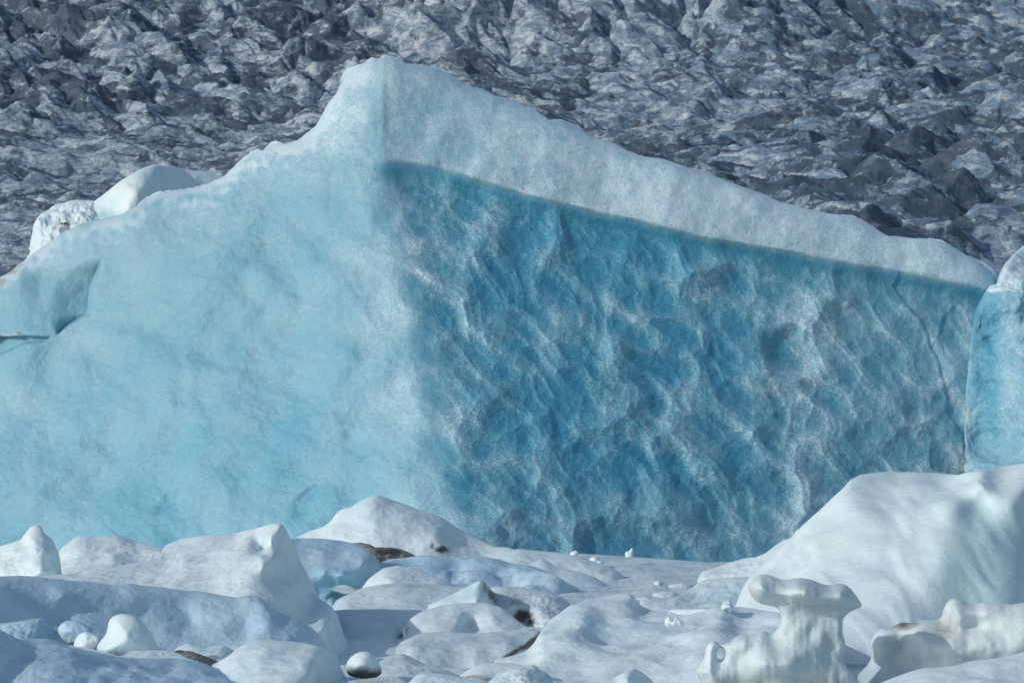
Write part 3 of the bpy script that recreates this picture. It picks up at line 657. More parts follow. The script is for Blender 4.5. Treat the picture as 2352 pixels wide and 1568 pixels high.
relief("ice_floe", C2((203, 825), (215, 790), (270, 755), (330, 728), (400, 700), (500, 682), (650, 670), (820, 680), (1030, 700), (1100, 730)),
       C2((203, 840), (500, 860), (900, 850), (1100, 800)),
       C2((210, 820, 64), (330, 740, 64.5), (300, 810, 63), (500, 690, 65), (480, 760, 63.6), (480, 830, 62), (650, 680, 65), (700, 740, 64), (720, 820, 62), (1000, 710, 65), (1000, 800, 62.4)),
       "broad low white floe with a grey upper rim below the small dome", dk=(63, 0.35), group=GF, rnd=.2, amp=.06, seed=10, mat=SNOW_GREY, dirt=C2((700, 690, 120, 8, .38), (225, 800, 10, 12, .3)))
# middle ground
relief("ice_floe", C2((1180, 740), (1210, 696), (1360, 700), (1500, 722), (1640, 760), (1688, 786), (1702, 830)),
       C2((1180, 830), (1300, 900), (1420, 960), (1550, 930), (1702, 850)),
       C2((1210, 700, 63), (1240, 780, 61), (1360, 710, 63.4), (1340, 800, 60.2), (1400, 880, 60.3), (1500, 730, 63), (1500, 850, 59.6), (1640, 770, 62.8), (1620, 860, 60.2), (1690, 810, 62), (1420, 940, 59.6)),
       "block of dirty brownish ice with a dark rusty hollow in its face", dk=(60.5, 0.4), group=GF, mat=SNOW_GREY, rnd=.2, amp=.05, scale=.5, fine=.02, seed=11,
       dirt=C2((1400, 885, 24, 20, 1.05), (1350, 790, 30, 14, .5), (1290, 750, 30, 25, .33), (1440, 920, 20, 14, .8), (1500, 820, 60, 40, .18)))
relief("ice_fin", C2((800, 815), (870, 785), (960, 742), (1060, 690), (1110, 664), (1135, 656), (1160, 664), (1185, 700), (1220, 735), (1270, 760), (1290, 800)),
       C2((800, 830), (1100, 850), (1290, 830)),
       C2((810, 815, 61), (960, 750, 60.8), (960, 810, 59.6), (1060, 700, 60.4), (1060, 790, 59), (1130, 660, 60.2), (1110, 780, 58.8), (1165, 670, 60.6), (1165, 780, 59.6), (1210, 740, 62), (1230, 800, 61.4), (1270, 770, 63.2)),
       "shark fin shaped white peak with a dirty dark right flank", dk=(60, 0.55), cat="ice peak", rnd=.06, amp=.03, seed=12, dirt=C2((1200, 745, 12, 22, .75, -30), (1160, 700, 8, 25, .6)))
relief("ice_floe", C2((640, 970), (655, 940), (680, 900), (760, 850), (900, 806), (1050, 795), (1180, 800), (1270, 830), (1330, 880), (1420, 950), (1480, 965)),
       C2((640, 1000), (900, 1040), (1200, 1060), (1480, 990)),
       C2((650, 950, 57), (700, 890, 57.4), (700, 980, 56), (900, 812, 58.5), (850, 920, 56), (1050, 800, 58.6), (1020, 860, 57.6), (1060, 930, 57.6), (1000, 900, 56.6), (1130, 970, 56.8), (1180, 805, 58.8), (1200, 880, 57.6), (1300, 960, 56.6), (1270, 835, 58.6), (1400, 950, 57.4), (1000, 1030, 54.6), (1300, 1030, 55)),
       "cupped white mound with a hollow on its right side beside the rusty block", dk=(56, 0.45), group=GF, rnd=.2, amp=.05, seed=13, dirt=C2((665, 960, 8, 18, .5)))
relief("ice_floe", C2((-200, 900), (100, 860), (240, 838), (400, 835), (600, 835), (760, 845), (850, 900)), C2((-200, 1200), (200, 1200), (480, 1180), (700, 1120), (850, 1000)),
       C2((-150, 900, 60), (230, 845, 61.5), (500, 838, 62), (840, 880, 66), (760, 860, 64), (780, 960, 62), (-100, 1150, 51), (300, 900, 57.5), (330, 960, 55.8), (600, 930, 57), (300, 1040, 54), (600, 1040, 53.5), (480, 1160, 50.2), (200, 1190, 49.6)),
       "gently sloping grey white apron right of the tall shadowed ridge", dk=(57, 0.3), group=GF, rnd=.1, amp=.13, scale=1.3, seed=14, mat=SNOW_GREY, back=2)
relief("ice_floe", C2((598, 1080), (606, 1060), (650, 1030), (760, 985), (900, 975), (1100, 990), (1300, 975), (1420, 955), (1500, 960), (1520, 990)),
       C2((598, 1095), (700, 1160), (900, 1230), (1010, 1262), (1180, 1220), (1270, 1140), (1420, 1100), (1500, 1000), (1520, 992)),
       C2((610, 1065, 54), (760, 1000, 55), (700, 1080, 52), (900, 985, 55.5), (900, 1100, 51.5), (1100, 995, 55), (1100, 1100, 51.5), (1000, 1240, 49.5), (1300, 985, 55), (1300, 1060, 52.5), (1280, 1120, 51.5), (1480, 980, 55), (1420, 1080, 53.3)),
       "wide grey mound with a brown dirt seam along its right edge", dk=(50.5, 0.4), group=GF, rnd=.15, amp=.05, seed=15, mat=SNOW_GREY, streak=.012,
       dirt=C2((1440, 1040, 45, 9, .95, -38), (1340, 1105, 40, 7, .85, -25), (1420, 980, 50, 8, .35, -20), (640, 1060, 18, 6, .4), (1000, 1240, 30, 8, .3)))
# big bright mound right of centre
relief("ice_floe", C2((1225, 1160), (1330, 1130), (1420, 1100), (1470, 1040), (1500, 985), (1540, 935), (1600, 880), (1690, 820), (1800, 775), (1960, 750), (2040, 742), (2085, 742), (2110, 785), (2150, 820), (2250, 850), (2352, 870)) + C3((10, 1005), (120, 1035), (200, 1040), (330, 1010), (420, 985), (480, 985), (540, 985), (680, 1000), (830, 1020), (1000, 1080), (1150, 1200)),
       C2((1225, 1190), (1500, 1330), (2352, 1330)) + C3((300, 1480), (1150, 1480)),
       C2((1250, 1160, 52), (1430, 1100, 52.5), (1500, 990, 54), (1480, 1100, 51), (1600, 890, 56.5), (1600, 1000, 52.5), (1800, 780, 59.5), (1780, 875, 55.5), (1700, 980, 52.3), (1960, 755, 61), (1850, 900, 55.6), (1900, 860, 57.5), (1980, 1000, 53.6), (1750, 1100, 50), (2080, 745, 61), (2080, 850, 58.8), (2140, 830, 60.5), (2100, 940, 55.8), (2250, 860, 59.5), (2100, 1100, 51), (1600, 1250, 47), (2000, 1250, 47), (2300, 900, 57.6), (2300, 1050, 52), (1350, 1180, 50)) +
       C3((330, 1015, 57.5), (500, 990, 58), (800, 1020, 57), (430, 1060, 55), (560, 1130, 54.8), (350, 1130, 53), (300, 1250, 49.5), (600, 1250, 50), (200, 1420, 46.5), (900, 1200, 51), (1000, 1300, 48)),
       "large bright white floe with broad folds left of the mushroom shaped ice", dk=(47, 0.42), group=GF, rnd=.25, amp=.16, scale=1.5, seed=16, c=.08, dirt=C2((2200, 850, 50, 8, .35)), nu=480, nv=240)
# lumps behind it on the right
for i, (tp, Y, lab) in enumerate([
    (C2((1990, 740), (2060, 710), (2130, 690), (2190, 665), (2240, 655), (2280, 665), (2290, 690), (2330, 730)), 72, "little humped lump just right of the dark nosed floe"),
    (C3((-20, 880), (20, 830), (50, 812), (85, 825), (95, 850), (110, 870)), 70.5, "small pointed lump left of the snow steps under the big white slope"),
    (C3((80, 865), (140, 840), (200, 834), (260, 845), (290, 870), (300, 900)), 70, "low rounded lump beside the snow steps under the big white slope"),
    (C3((-10, 925), (30, 895), (90, 885), (150, 890), (200, 915), (220, 940)), 67, "flat oval lump in front of the low rounded lumps near the big white slope"),
    (C2((2090, 790), (2110, 770), (2180, 760), (2240, 790), (2290, 830), (2360, 860)), 66, "smooth sloping lump directly behind the large bright floe"),
    ]):
    bt = [(p[0], max(q[1] for q in tp) + 16) for p in (tp[0], tp[-1])]
    relief("ice_lump", tp, bt, [(p[0], p[1], Y + .4) for p in tp] + [((tp[0][0] * (1 - t) + tp[-1][0] * t), bt[0][1], Y - .8) for t in (.1, .4, .6, .9)], lab, cat="ice lump",
           group="small rounded lumps at the foot of the big white slope", rnd=.15, amp=.04, scale=.5, seed=20 + i)
relief("snow_step", C3((295, 825), (305, 800), (320, 765), (400, 740), (500, 706), (620, 672), (660, 672), (720, 650), (760, 620), (800, 590), (840, 560), (895, 546), (910, 510), (935, 488), (960, 500)),
       C3((295, 840), (600, 830), (960, 700)),
       C3((300, 820, 74), (330, 770, 74.5), (350, 810, 73), (500, 712, 75), (500, 790, 72.6), (640, 680, 74.5), (640, 760, 72), (770, 620, 74), (780, 700, 71.5), (890, 550, 74), (930, 495, 74.3), (930, 650, 71.5)),
       "stepped white ledge climbing the left side of the big white slope", dk=(72.5, 0.45), cat="snow ledge", rnd=.15, amp=.06, scale=.7, seed=30)
relief("ice_floe", C3((-60, 945), (0, 938), (100, 950), (200, 900), (270, 860), (330, 815), (480, 800), (600, 792), (680, 790), (800, 830), (900, 900)),
       C3((-60, 1010), (150, 1060), (500, 1080), (900, 1080)),
       C3((-50, 950, 66), (100, 955, 66), (180, 1020, 63), (270, 870, 70), (340, 825, 71.5), (300, 930, 67), (600, 800, 71), (500, 900, 67), (400, 1000, 63), (700, 950, 65), (850, 900, 66), (850, 1050, 61)),
       "pale frosted ramp spreading left from the foot of the big white slope", dk=(62, 0.4), group=GF, rnd=.12, amp=.07, scale=.8, seed=31, ice=C3((450, 930, 90, 30, .28)))
# the big white slope on the right
relief("ice_mound", C3((600, 1000), (612, 880), (640, 800), (700, 735), (790, 640), (890, 550), (960, 480), (1080, 370), (1150, 300), (1220, 232), (1265, 178), (1320, 152), (1500, 130), (1650, 132), (1800, 142), (1940, 155), (2000, 132), (2150, 108), (2300, 90), (2352, 84), (2500, 60), (2700, 90), (2900, 200)),
       C3((600, 1100), (900, 1250), (1250, 1420), (1700, 1450), (2900, 1450)),
       C3((600, 830, 66), (700, 740, 67), (700, 900, 63), (900, 560, 67.5), (900, 800, 62.3), (1080, 380, 68), (1050, 600, 64), (1050, 900, 58.5), (1270, 185, 69.5), (1300, 300, 66.8), (1250, 500, 63.5), (1250, 800, 58.6), (1250, 1100, 54), (1300, 1400, 50.5),
          (1500, 140, 72), (1500, 240, 68.5), (1500, 400, 64.3), (1550, 600, 60.5), (1500, 900, 56), (1500, 1100, 53.5), (1800, 150, 72.5), (1750, 250, 67.5), (1930, 160, 69.5), (1990, 150, 66.9), (1900, 280, 65.0), (1830, 420, 62.3), (1800, 600, 59.2), (1700, 800, 57), (1640, 950, 55.6), (1640, 1150, 53.5),
          (2150, 120, 66.0), (2150, 300, 63.6), (2040, 300, 63.9), (2250, 200, 64.6), (2000, 500, 61.6), (2150, 600, 60.6), (1950, 800, 57.5), (2352, 95, 66.2), (2352, 400, 63.4), (2352, 800, 59.6), (1850, 1000, 56.0), (2100, 1000, 57.0), (2352, 1100, 57.8), (2700, 200, 71), (2700, 900, 66), (1800, 1350, 54), (2352, 1400, 58)),
       "tall smooth white ice mound with a blue shaded right face at the right edge", dk=(51, 0.36), cat="ice mound", rnd=.3, amp=.10, scale=3.2, streak=.07, sf=1.0, fine=.003, seed=32, c=.3, nu=480, nv=320, back=6, mat=SNOW,
       ice=C3((2150, 700, 130, 190, .42)))  # blue shade of the right face painted on as an ice patch
# right foreground
inflate("mushroom_ice", C3((610, 850), (625, 820), (660, 785), (700, 773), (750, 778), (800, 800), (840, 812), (900, 800), (970, 797), (1030, 812), (1080, 835), (1130, 845), (1180, 833), (1230, 838), (1270, 870), (1300, 910), (1330, 950), (1338, 985), (1300, 1002), (1250, 1025), (1220, 1055), (1212, 1100), (1215, 1150), (1236, 1210), (1232, 1260), (1215, 1300), (1232, 1350), (1280, 1400), (1310, 1440), (1335, 1500), (1335, 1600), (300, 1600), (320, 1460), (290, 1410), (275, 1385), (310, 1350), (340, 1300), (345, 1240), (370, 1200), (410, 1193), (440, 1215), (500, 1205), (560, 1150), (640, 1155), (720, 1122), (742, 1140), (765, 1155), (810, 1100), (825, 1050), (805, 1000), (780, 985), (720, 975), (680, 965), (640, 930), (615, 890)),
     45.0, 46, .27, C3((680, 860, 0.294), (760, 850, 0.184), (900, 870, 0.368), (1040, 900, 0.368), (1200, 890, 0.331), (1290, 950, 0.184), (860, 980, -0.020), (1020, 990, -0.020), (1160, 990, -0.040), (720, 940, 0.258), (900, 1080, -0.100), (960, 1120, -0.060), (1000, 1150, -0.080), (1060, 1150, -0.060), (1120, 1120, -0.120), (1180, 1180, -0.200), (960, 1230, 0.060), (1080, 1260, -0.020), (1180, 1330, -0.147), (600, 1200, 0.092), (520, 1290, -0.092), (640, 1260, 0.000), (800, 1250, 0.074), (700, 1330, 0.294), (860, 1340, 0.331), (480, 1250, -0.037), (390, 1230, 0.037), (380, 1350, 0.092), (700, 1440, 0.000), (950, 1430, 0.092), (1150, 1450, 0.037), (400, 1450, 0.037)),
     "mushroom shaped melting ice with a wide cap on a narrow stem", mat=SNOW_MELT, holes=[(1655, 1500, 8, 12)], seed=1, amp=.025, groove=.016,
     dirt=C3((1040, 985, 260, 22, .34), (700, 1460, 500, 30, .42), (1210, 1200, 30, 160, .25), (1100, 1180, 20, 60, .25)))  # shade under the cap and down the stem painted through this dirt field
inflate("ridge_ice", C3((1340, 1600), (1285, 1425), (1330, 1380), (1375, 1330), (1395, 1270), (1380, 1230), (1385, 1180), (1420, 1135), (1460, 1110), (1510, 1108), (1560, 1085), (1585, 1072), (1610, 1085), (1700, 1060), (1820, 1062), (1835, 1020), (1850, 970), (1880, 935), (1920, 922), (1960, 935), (2030, 970), (2100, 945), (2200, 950), (2280, 965), (2352, 950), (2500, 930), (2700, 960), (2800, 1100), (2800, 1600)),
     46.2, 60, .40, C3((1440, 1150, 0.130), (1500, 1180, -0.130), (1560, 1180, -0.208), (1560, 1290, -0.182), (1650, 1120, 0.156), (1700, 1200, 0.182), (1640, 1300, -0.026), (1640, 1380, 0.065), (1900, 970, 0.234), (1960, 1010, 0.208), (2040, 1080, -0.104), (2120, 1100, -0.026), (2060, 1010, 0.130), (2200, 1000, 0.156), (2180, 1110, 0.026), (1850, 1120, 0.000), (1900, 1200, 0.182), (2100, 1220, 0.208), (2300, 1200, 0.208), (1800, 1260, 0.182), (2100, 1330, 0.130), (1400, 1380, -0.130), (1500, 1440, 0.130), (2352, 1000, 0.130)),
     "knobbly glazed ice ridge with a raised knob at the right edge", mat=SNOW_MELT, seed=2, amp=.05, scale=.45, groove=.008, step=2,
     dirt=C3((1580, 1085, 50, 20, .7), (1840, 1110, 50, 60, .45), (1800, 1300, 160, 25, .35), (2200, 1150, 60, 30, .25)))
relief("ice_floe", C3((1380, 1500), (1450, 1458), (1550, 1420), (1650, 1385), (1740, 1365), (1850, 1358), (1930, 1345), (2000, 1325), (2150, 1310), (2250, 1290), (2352, 1264), (2600, 1230)),
       C3((1380, 1520), (2600, 1600)),
       C3((1450, 1465, 43), (1700, 1380, 43.5), (1700, 1460, 42), (1850, 1365, 43.5), (1900, 1440, 42), (2000, 1330, 44), (2150, 1315, 44), (2150, 1420, 42.2), (2352, 1270, 44.3), (2352, 1420, 42.3), (2600, 1240, 44)),
       "smooth white floe in the bottom right corner before the knobbly ridge", group=GF, rnd=.15, amp=.07, seed=33)

# ------------------------------------------------------------------ left side
relief("ice_floe", C1((370, 640), (385, 612), (430, 580), (470, 548), (510, 538), (600, 542), (660, 534), (730, 530), (790, 548), (860, 570), (950, 590), (1030, 607), (1100, 640)),
       C1((370, 780), (1100, 720)), C1((390, 620, 77), (490, 548, 78), (480, 650, 75.5), (730, 540, 78), (700, 640, 75.5), (860, 580, 78), (1020, 610, 77.5), (1000, 680, 75), (450, 770, 73)),
       "low white snow bank seen between the left cone and the tall ridge", dk=(75, 0.5), group=GF, rnd=.15, amp=.06, scale=.8, seed=40)
relief("ice_floe", C1((380, 752), (450, 730), (600, 692), (680, 660), (712, 650), (750, 672), (820, 690), (900, 700), (1000, 720)),
       C1((380, 790), (1000, 790)), C1((390, 752, 71), (600, 700, 71.5), (600, 770, 69), (710, 655, 71.8), (720, 760, 69.5), (900, 705, 72), (980, 780, 70)),
       "thin pale snow wedge in front of the low left snow bank", group=GF, rnd=.1, amp=.03, scale=.6, seed=41, dirt=C1((520, 768, 12, 3, .8)))
relief("ice_cone", C1((-160, 640), (0, 600), (60, 585), (130, 562), (165, 515), (195, 480), (228, 467), (262, 478), (272, 512), (330, 560), (352, 612), (374, 640), (382, 700), (386, 780)),
       C1((-160, 800), (386, 800)),
       C1((-100, 640, 64), (0, 610, 63.5), (0, 750, 61.5), (130, 570, 63), (130, 760, 61), (228, 475, 63.3), (230, 600, 61.6), (240, 760, 60.6), (300, 560, 62.6), (320, 640, 61.6), (310, 770, 60.9), (350, 620, 62.8), (375, 700, 63), (345, 770, 62), (384, 780, 63.6)),
       "white cone of ice with a blunt notched tip at the left edge", dk=(61.5, 0.6), cat="ice cone", rnd=.15, amp=.05, scale=.7, seed=42, smooth=5)
relief("ice_ridge", C1((100, 795), (300, 782), (500, 762), (700, 738), (860, 702), (985, 678), (1012, 660), (1020, 620), (1045, 595), (1130, 557), (1230, 540), (1480, 520), (1600, 492), (1700, 463), (1740, 456), (1770, 460), (1800, 500), (1840, 590), (1880, 690), (1925, 770), (1990, 900), (2015, 935), (2080, 980), (2120, 1040), (2150, 1150), (2200, 1222), (2240, 1275)),
       C1((100, 900), (1500, 1100), (1900, 1250), (2100, 1300), (2240, 1290)),
       C1((110, 800, 56.50), (500, 770, 58.00), (500, 860, 55.00), (860, 710, 59.50), (900, 850, 55.50), (1030, 620, 62.50), (1130, 565, 63.50), (1150, 680, 59.30), (1480, 530, 62.50), (1400, 640, 59.00), (1100, 850, 55.10), (1400, 800, 55.30), (1300, 950, 53.50), (1600, 500, 61.00), (1560, 590, 58.70), (1760, 465, 59.00), (1690, 560, 58.10), (1640, 640, 58.10), (1640, 665, 56.10), (1500, 665, 57.10), (1720, 675, 55.80), (1620, 800, 54.30), (1640, 950, 52.70), (1750, 620, 58.50), (1790, 560, 59.30), (1840, 620, 60.70), (1800, 720, 58.70), (1880, 740, 60.80), (1730, 800, 55.50), (1780, 900, 54.50), (1850, 860, 56.70), (1900, 860, 58.50), (1960, 900, 59.50), (1800, 1050, 52.70), (1950, 1050, 54.50), (2010, 960, 58.00), (2060, 1000, 56.50), (2110, 1050, 57.00), (2040, 1100, 52.80), (2140, 1150, 56.50), (2100, 1200, 53.70), (2200, 1240, 55.70), (2000, 1220, 51.00)),
       "tall snow ridge rising to a blunt peak with a deep blue shadowed right flank", dk=(51.3, 0.8), cat="ice ridge", rnd=.18, amp=.05, scale=1.6, seed=43, c=.03, nu=420, nv=300, streak=.012, smooth=7)
relief("ice_floe", C1((-200, 780), (0, 785), (100, 780), (200, 785), (400, 810), (600, 830), (700, 846), (820, 833), (900, 850), (1000, 862), (1130, 880), (1250, 882), (1400, 912), (1480, 928), (1560, 912), (1620, 922), (1700, 985), (1770, 1030), (1860, 1060), (1950, 1110), (2000, 1150), (2050, 1225), (2065, 1290)),
       C1((-200, 1290), (2065, 1310)),
       C1((-200, 790, 48.34), (0, 790, 48.70), (0, 860, 48.40), (0, 1000, 48.34), (0, 1150, 47.80), (400, 815, 49.42), (400, 880, 49.12), (400, 1050, 49.00), (400, 1200, 48.37), (820, 840, 50.18), (850, 920, 49.99), (850, 1080, 49.72), (800, 1250, 48.79), (1250, 890, 50.83), (1250, 950, 50.53), (1200, 1100, 50.20), (1200, 1250, 49.36), (1560, 918, 50.82), (1480, 1010, 50.43), (1560, 1120, 50.16), (1650, 960, 50.73), (1700, 1060, 50.32), (1770, 1035, 50.76), (1860, 1070, 50.67), (1820, 1150, 50.12), (1600, 1200, 49.63), (2000, 1160, 50.71), (1960, 1220, 50.28), (2050, 1260, 50.66)),
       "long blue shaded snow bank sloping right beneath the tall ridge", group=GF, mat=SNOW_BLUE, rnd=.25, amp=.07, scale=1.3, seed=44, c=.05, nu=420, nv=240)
relief("ice_block", C1((-100, 1100), (0, 1085), (100, 1075), (200, 1060), (270, 1052), (300, 1080), (335, 1135)),
       C1((-100, 1200), (335, 1160)), C1((0, 1090, 47.9), (0, 1180, 47.4), (150, 1072, 47.9), (150, 1180, 47.5), (270, 1058, 48.1), (280, 1130, 47.9), (330, 1135, 48.4)),
       "flat topped blue ice block low at the left edge", cat="ice block", mat=SNOW_BLUE, rnd=.06, amp=.03, scale=.4, seed=45, smooth=3, ice=C1((150, 1120, 80, 30, .3)))
inflate("ice_lump", C1((355, 1130), (370, 1090), (400, 1068), (450, 1060), (500, 1065), (545, 1092), (575, 1105), (590, 1118), (570, 1200), (440, 1230), (380, 1180)), 47.9, 30, .18, (),
     "small pale knobbly lump behind the lowest left lumps", cat="ice lump", group="small rounded lumps low on the left", mat=SNOW_BLUE, seed=3, amp=.05, scale=.22)
inflate("ice_lump", C1((452, 1260), (460, 1210), (470, 1180), (500, 1145), (540, 1128), (600, 1148), (650, 1165), (660, 1280), (560, 1320), (460, 1300)), 47.6, 34, .2, (),
     "low snow lump touching the left of the egg shaped lump", cat="ice lump", group="small rounded lumps low on the left", seed=4, amp=.05, scale=.25)
inflate("ice_egg", C1((600, 1250), (610, 1210), (655, 1160), (670, 1125), (674, 1080), (695, 1042), (738, 1022), (790, 1020), (840, 1028), (880, 1050), (912, 1090), (942, 1130), (968, 1178), (1008, 1245), (1000, 1330), (640, 1330)), 47.0, 62, .34, C1((700, 1220, .08), (800, 1120, .04), (900, 1220, -.02), (760, 1260, .12)),
     "smooth egg shaped lump of white ice standing among low left lumps", cat="ice lump", seed=5, amp=.02)
relief("ice_floe", C1((160, 1245), (230, 1230), (420, 1220), (560, 1235), (640, 1262), (760, 1290), (840, 1250), (920, 1236), (1020, 1240), (1100, 1262), (1180, 1300), (1260, 1330)),
       C1((160, 1400), (1260, 1420)), C1((200, 1250, 46.6), (500, 1230, 46.6), (500, 1330, 45.4), (900, 1245, 46.8), (900, 1330, 45.6), (1200, 1320, 46), (700, 1290, 46)),
       "thin snowy shelf carrying the egg shaped lump", group=GF, rnd=.12, amp=.03, scale=.5, seed=46)
relief("ice_floe", C1((1080, 1262), (1130, 1225), (1180, 1212), (1240, 1225), (1300, 1240), (1370, 1218), (1420, 1225), (1470, 1260), (1500, 1300)),
       C1((1080, 1340), (1500, 1345)), C1((1100, 1250, 48.5), (1180, 1220, 48.6), (1200, 1300, 47.6), (1300, 1245, 48.4), (1400, 1225, 48.6), (1400, 1310, 47.5), (1490, 1290, 48.5)),
       "small scalloped white snow lip above the grey gravel streak", group=GF, rnd=.12, amp=.04, scale=.35, seed=47)
relief("gravel_streak", C1((1060, 1262), (1120, 1252), (1180, 1255), (1250, 1275), (1310, 1298), (1370, 1325)), C1((1060, 1290), (1200, 1310), (1370, 1340)),
       C1((1060, 1265, 47), (1180, 1260, 47), (1200, 1300, 46.4), (1360, 1325, 46.8)), "thin streak of grey gravel melted out of the snow on the lower left", cat="gravel bank", mat=DIRTY, rnd=.03, amp=.03, scale=.12, fine=.02, seed=48, smooth=3)
relief("ice_floe", C1((1330, 1350), (1390, 1318), (1440, 1285), (1500, 1232), (1560, 1202), (1620, 1190), (1680, 1183), (1800, 1190), (1900, 1200), (1980, 1218), (2060, 1240), (2105, 1262), (2125, 1330), (2160, 1400), (2200, 1475)),
       C1((1330, 1380), (1400, 1480), (2200, 1500)),
       C1((1340, 1350, 47), (1500, 1240, 47.6), (1480, 1340, 45.8), (1680, 1190, 48), (1650, 1280, 46), (1620, 1400, 44.4), (1900, 1205, 48), (1880, 1300, 45.7), (1870, 1420, 44.3), (2060, 1245, 48), (1980, 1300, 46), (1950, 1400, 44.8), (2030, 1320, 46.8), (2020, 1430, 46.2), (2110, 1280, 48.6), (2120, 1400, 48), (2190, 1470, 48.4)),
       "rounded white mound with a shadowed blue right end at the bottom left", dk=(45, 0.6), group=GF, rnd=.2, amp=.05, seed=49, c=.04)
relief("ice_floe", C1((-200, 1080), (-60, 1110), (40, 1150), (110, 1190), (200, 1182), (300, 1178), (380, 1195), (430, 1225), (640, 1272), (760, 1290), (870, 1288), (980, 1292), (1100, 1300), (1250, 1328), (1420, 1375), (1600, 1388), (1900, 1402), (2050, 1425), (2140, 1470)),
       C1((-200, 1560), (2140, 1560)),
       C1((-200, 1090, 42.14), (0, 1140, 42.15), (0, 1250, 41.38), (0, 1440, 40.75), (200, 1190, 42.86), (250, 1290, 41.83), (430, 1232, 43.27), (380, 1330, 41.92), (500, 1440, 41.30), (640, 1280, 43.65), (600, 1360, 42.60), (760, 1300, 44.01), (880, 1360, 43.38), (870, 1295, 44.49), (1000, 1450, 42.48), (1100, 1310, 45.18), (1150, 1390, 44.15), (1420, 1380, 45.62), (1400, 1450, 44.32), (1900, 1410, 45.92), (1800, 1460, 44.76), (2100, 1450, 46.00)),
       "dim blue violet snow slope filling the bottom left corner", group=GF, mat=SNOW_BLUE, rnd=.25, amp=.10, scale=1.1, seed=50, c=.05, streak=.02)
inflate("ice_boulder", C2((284, 1200), (292, 1165), (318, 1130), (360, 1105), (410, 1097), (450, 1110), (485, 1145), (505, 1180), (518, 1215), (515, 1250), (480, 1270), (400, 1278), (320, 1268), (290, 1240)), 46.0, 42, .26, C2((360, 1150, .05), (460, 1200, .0)),
     "rounded ice boulder with a dirty brown base near the bottom edge", cat="ice boulder", seed=6, amp=.012, dirt=C2((400, 1262, 130, 26, .8)))
relief("ice_floe", C2((490, 1180), (510, 1160), (560, 1130), (650, 1118), (700, 1140), (780, 1175), (870, 1200), (940, 1222), (1000, 1255)),
       C2((490, 1290), (1000, 1290)), C2((510, 1165, 48), (650, 1125, 48.5), (600, 1220, 47), (780, 1180, 48.3), (800, 1250, 46.8), (940, 1230, 47.8), (900, 1280, 46.6)),
       "grey sloping slab right of the round ice boulder", dk=(47, 0.6), group=GF, rnd=.12, amp=.05, scale=.7, seed=51, mat=SNOW_GREY)
relief("ice_floe", C2((300, 1290), (420, 1275), (520, 1262), (600, 1256), (650, 1280), (700, 1320)), C2((300, 1330), (700, 1330)),
       C2((310, 1290, 45), (520, 1268, 45.2), (640, 1280, 45), (500, 1320, 44.6)), "brownish slushy ice scrap directly under the round boulder", group=GF, mat=SNOW_GREY, rnd=.06, amp=.02, scale=.3, seed=52, dirt=C2((450, 1300, 100, 14, .45)))
relief("ice_floe", C2((670, 1310), (720, 1262), (760, 1240), (830, 1238), (900, 1250), (1000, 1268), (1100, 1280), (1190, 1300)), C2((670, 1340), (1190, 1340)),
       C2((690, 1300, 44.4), (760, 1248, 44.8), (900, 1258, 44.8), (1100, 1285, 44.4), (900, 1330, 43.8)), "low white snow cushion at the bottom centre left", group=GF, rnd=.1, amp=.04, scale=.5, seed=53)
relief("ice_floe", C2((990, 1262), (1030, 1235), (1080, 1205), (1150, 1182), (1230, 1172), (1320, 1175), (1450, 1200), (1600, 1240)), C2((990, 1290), (1180, 1310), (1600, 1320)),
       C2((1000, 1260, 48), (1150, 1190, 48.5), (1130, 1250, 47.4), (1300, 1180, 48.6), (1300, 1270, 47), (1500, 1220, 48), (1500, 1300, 46.5)),
       "stained cream white lobe behind the sparkling lump at the bottom centre", dk=(47.5, 0.6), group=GF, rnd=.12, amp=.03, seed=54, dirt=C2((1100, 1270, 50, 8, .55), (1170, 1285, 30, 8, .6)))
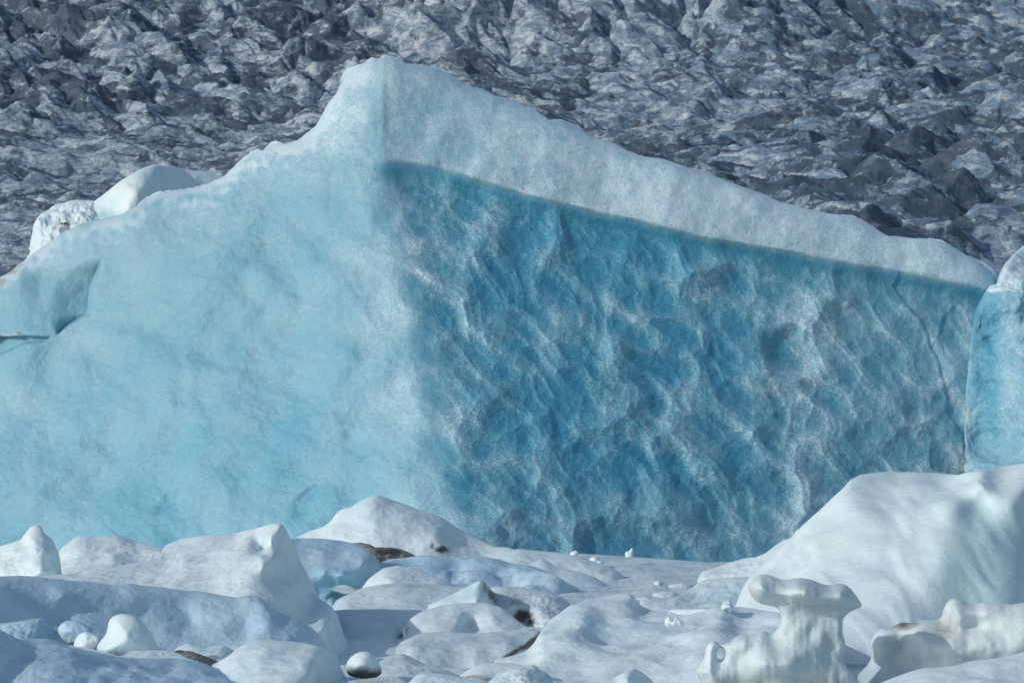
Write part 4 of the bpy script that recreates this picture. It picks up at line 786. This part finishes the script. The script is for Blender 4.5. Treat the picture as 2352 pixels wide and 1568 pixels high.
relief("ice_floe", C2((1165, 1310), (1220, 1260), (1265, 1222), (1330, 1200), (1370, 1188), (1430, 1192), (1470, 1186), (1520, 1222), (1580, 1262), (1660, 1278), (1800, 1290), (1900, 1320)), C2((1165, 1350), (1900, 1350)),
       C2((1180, 1300, 44.4), (1270, 1230, 45), (1370, 1195, 45.2), (1350, 1280, 44), (1480, 1195, 45.3), (1470, 1280, 44.2), (1540, 1240, 45.8), (1600, 1300, 44.8), (1800, 1300, 45)),
       "sparkling white snow lump peeking up at the bottom centre", group=GF, rnd=.12, amp=.06, scale=.4, fine=.02, seed=55)
relief("ice_floe", C2((1850, 1300), (1900, 1285), (1970, 1268), (2030, 1235), (2075, 1212), (2120, 1212), (2160, 1240), (2200, 1275), (2240, 1320)), C2((1850, 1350), (2240, 1350)),
       C2((1870, 1300, 44.5), (1980, 1270, 44.8), (2090, 1218, 45), (2060, 1300, 44), (2150, 1240, 45.4), (2140, 1310, 45), (2220, 1310, 45.8)),
       "small peaked white lump at the bottom edge left of the mushroom ice", group=GF, rnd=.12, amp=.04, seed=56)
# loose crumbs
blob("ice_chunk", C2((2068, 508, 80, 10, 5, .12), (2078, 485, 80, 6, 12, .09, 8), (2060, 495, 80, 8, 8, .1)), "tiny pointed white chunk standing on the flat floe by the blue wall", cat="ice chunk", group="loose chunks on the flat floe", voxel=.015, smooth=2, seed=11)
blob("ice_chunk", C2((1718, 495, 82, 8, 6, .1), (1728, 490, 82, 6, 6, .08)), "tiny round white chunk on the flat floe left of the pointed chunk", cat="ice chunk", group="loose chunks on the flat floe", voxel=.015, smooth=2, seed=12)
blob("ice_chunk", C2((1850, 530, 79, 12, 7, .2), (1875, 543, 79, 12, 6, .2)), "small low white chunk on the flat floe beneath the tiny round one", cat="ice chunk", group="loose chunks on the flat floe", voxel=.015, smooth=3, seed=13)
blob("ice_chunk", C3((500, 985, 51.4, 11, 13, .12), (475, 990, 51.4, 12, 9, .12)), "little white knob on the crest left of the mushroom cap", cat="ice chunk", voxel=.015, smooth=2, seed=14, amp=.05, scale=.15)
blob("ice_chunk", C3((150, 1078, 49.9, 14, 10, .15), (175, 1085, 49.9, 12, 8, .15), (120, 1082, 49.9, 9, 7, .12)), "small crumbled snow chunk lying on the large bright floe", cat="ice chunk", voxel=.015, smooth=1, seed=15, amp=.06, scale=.12)
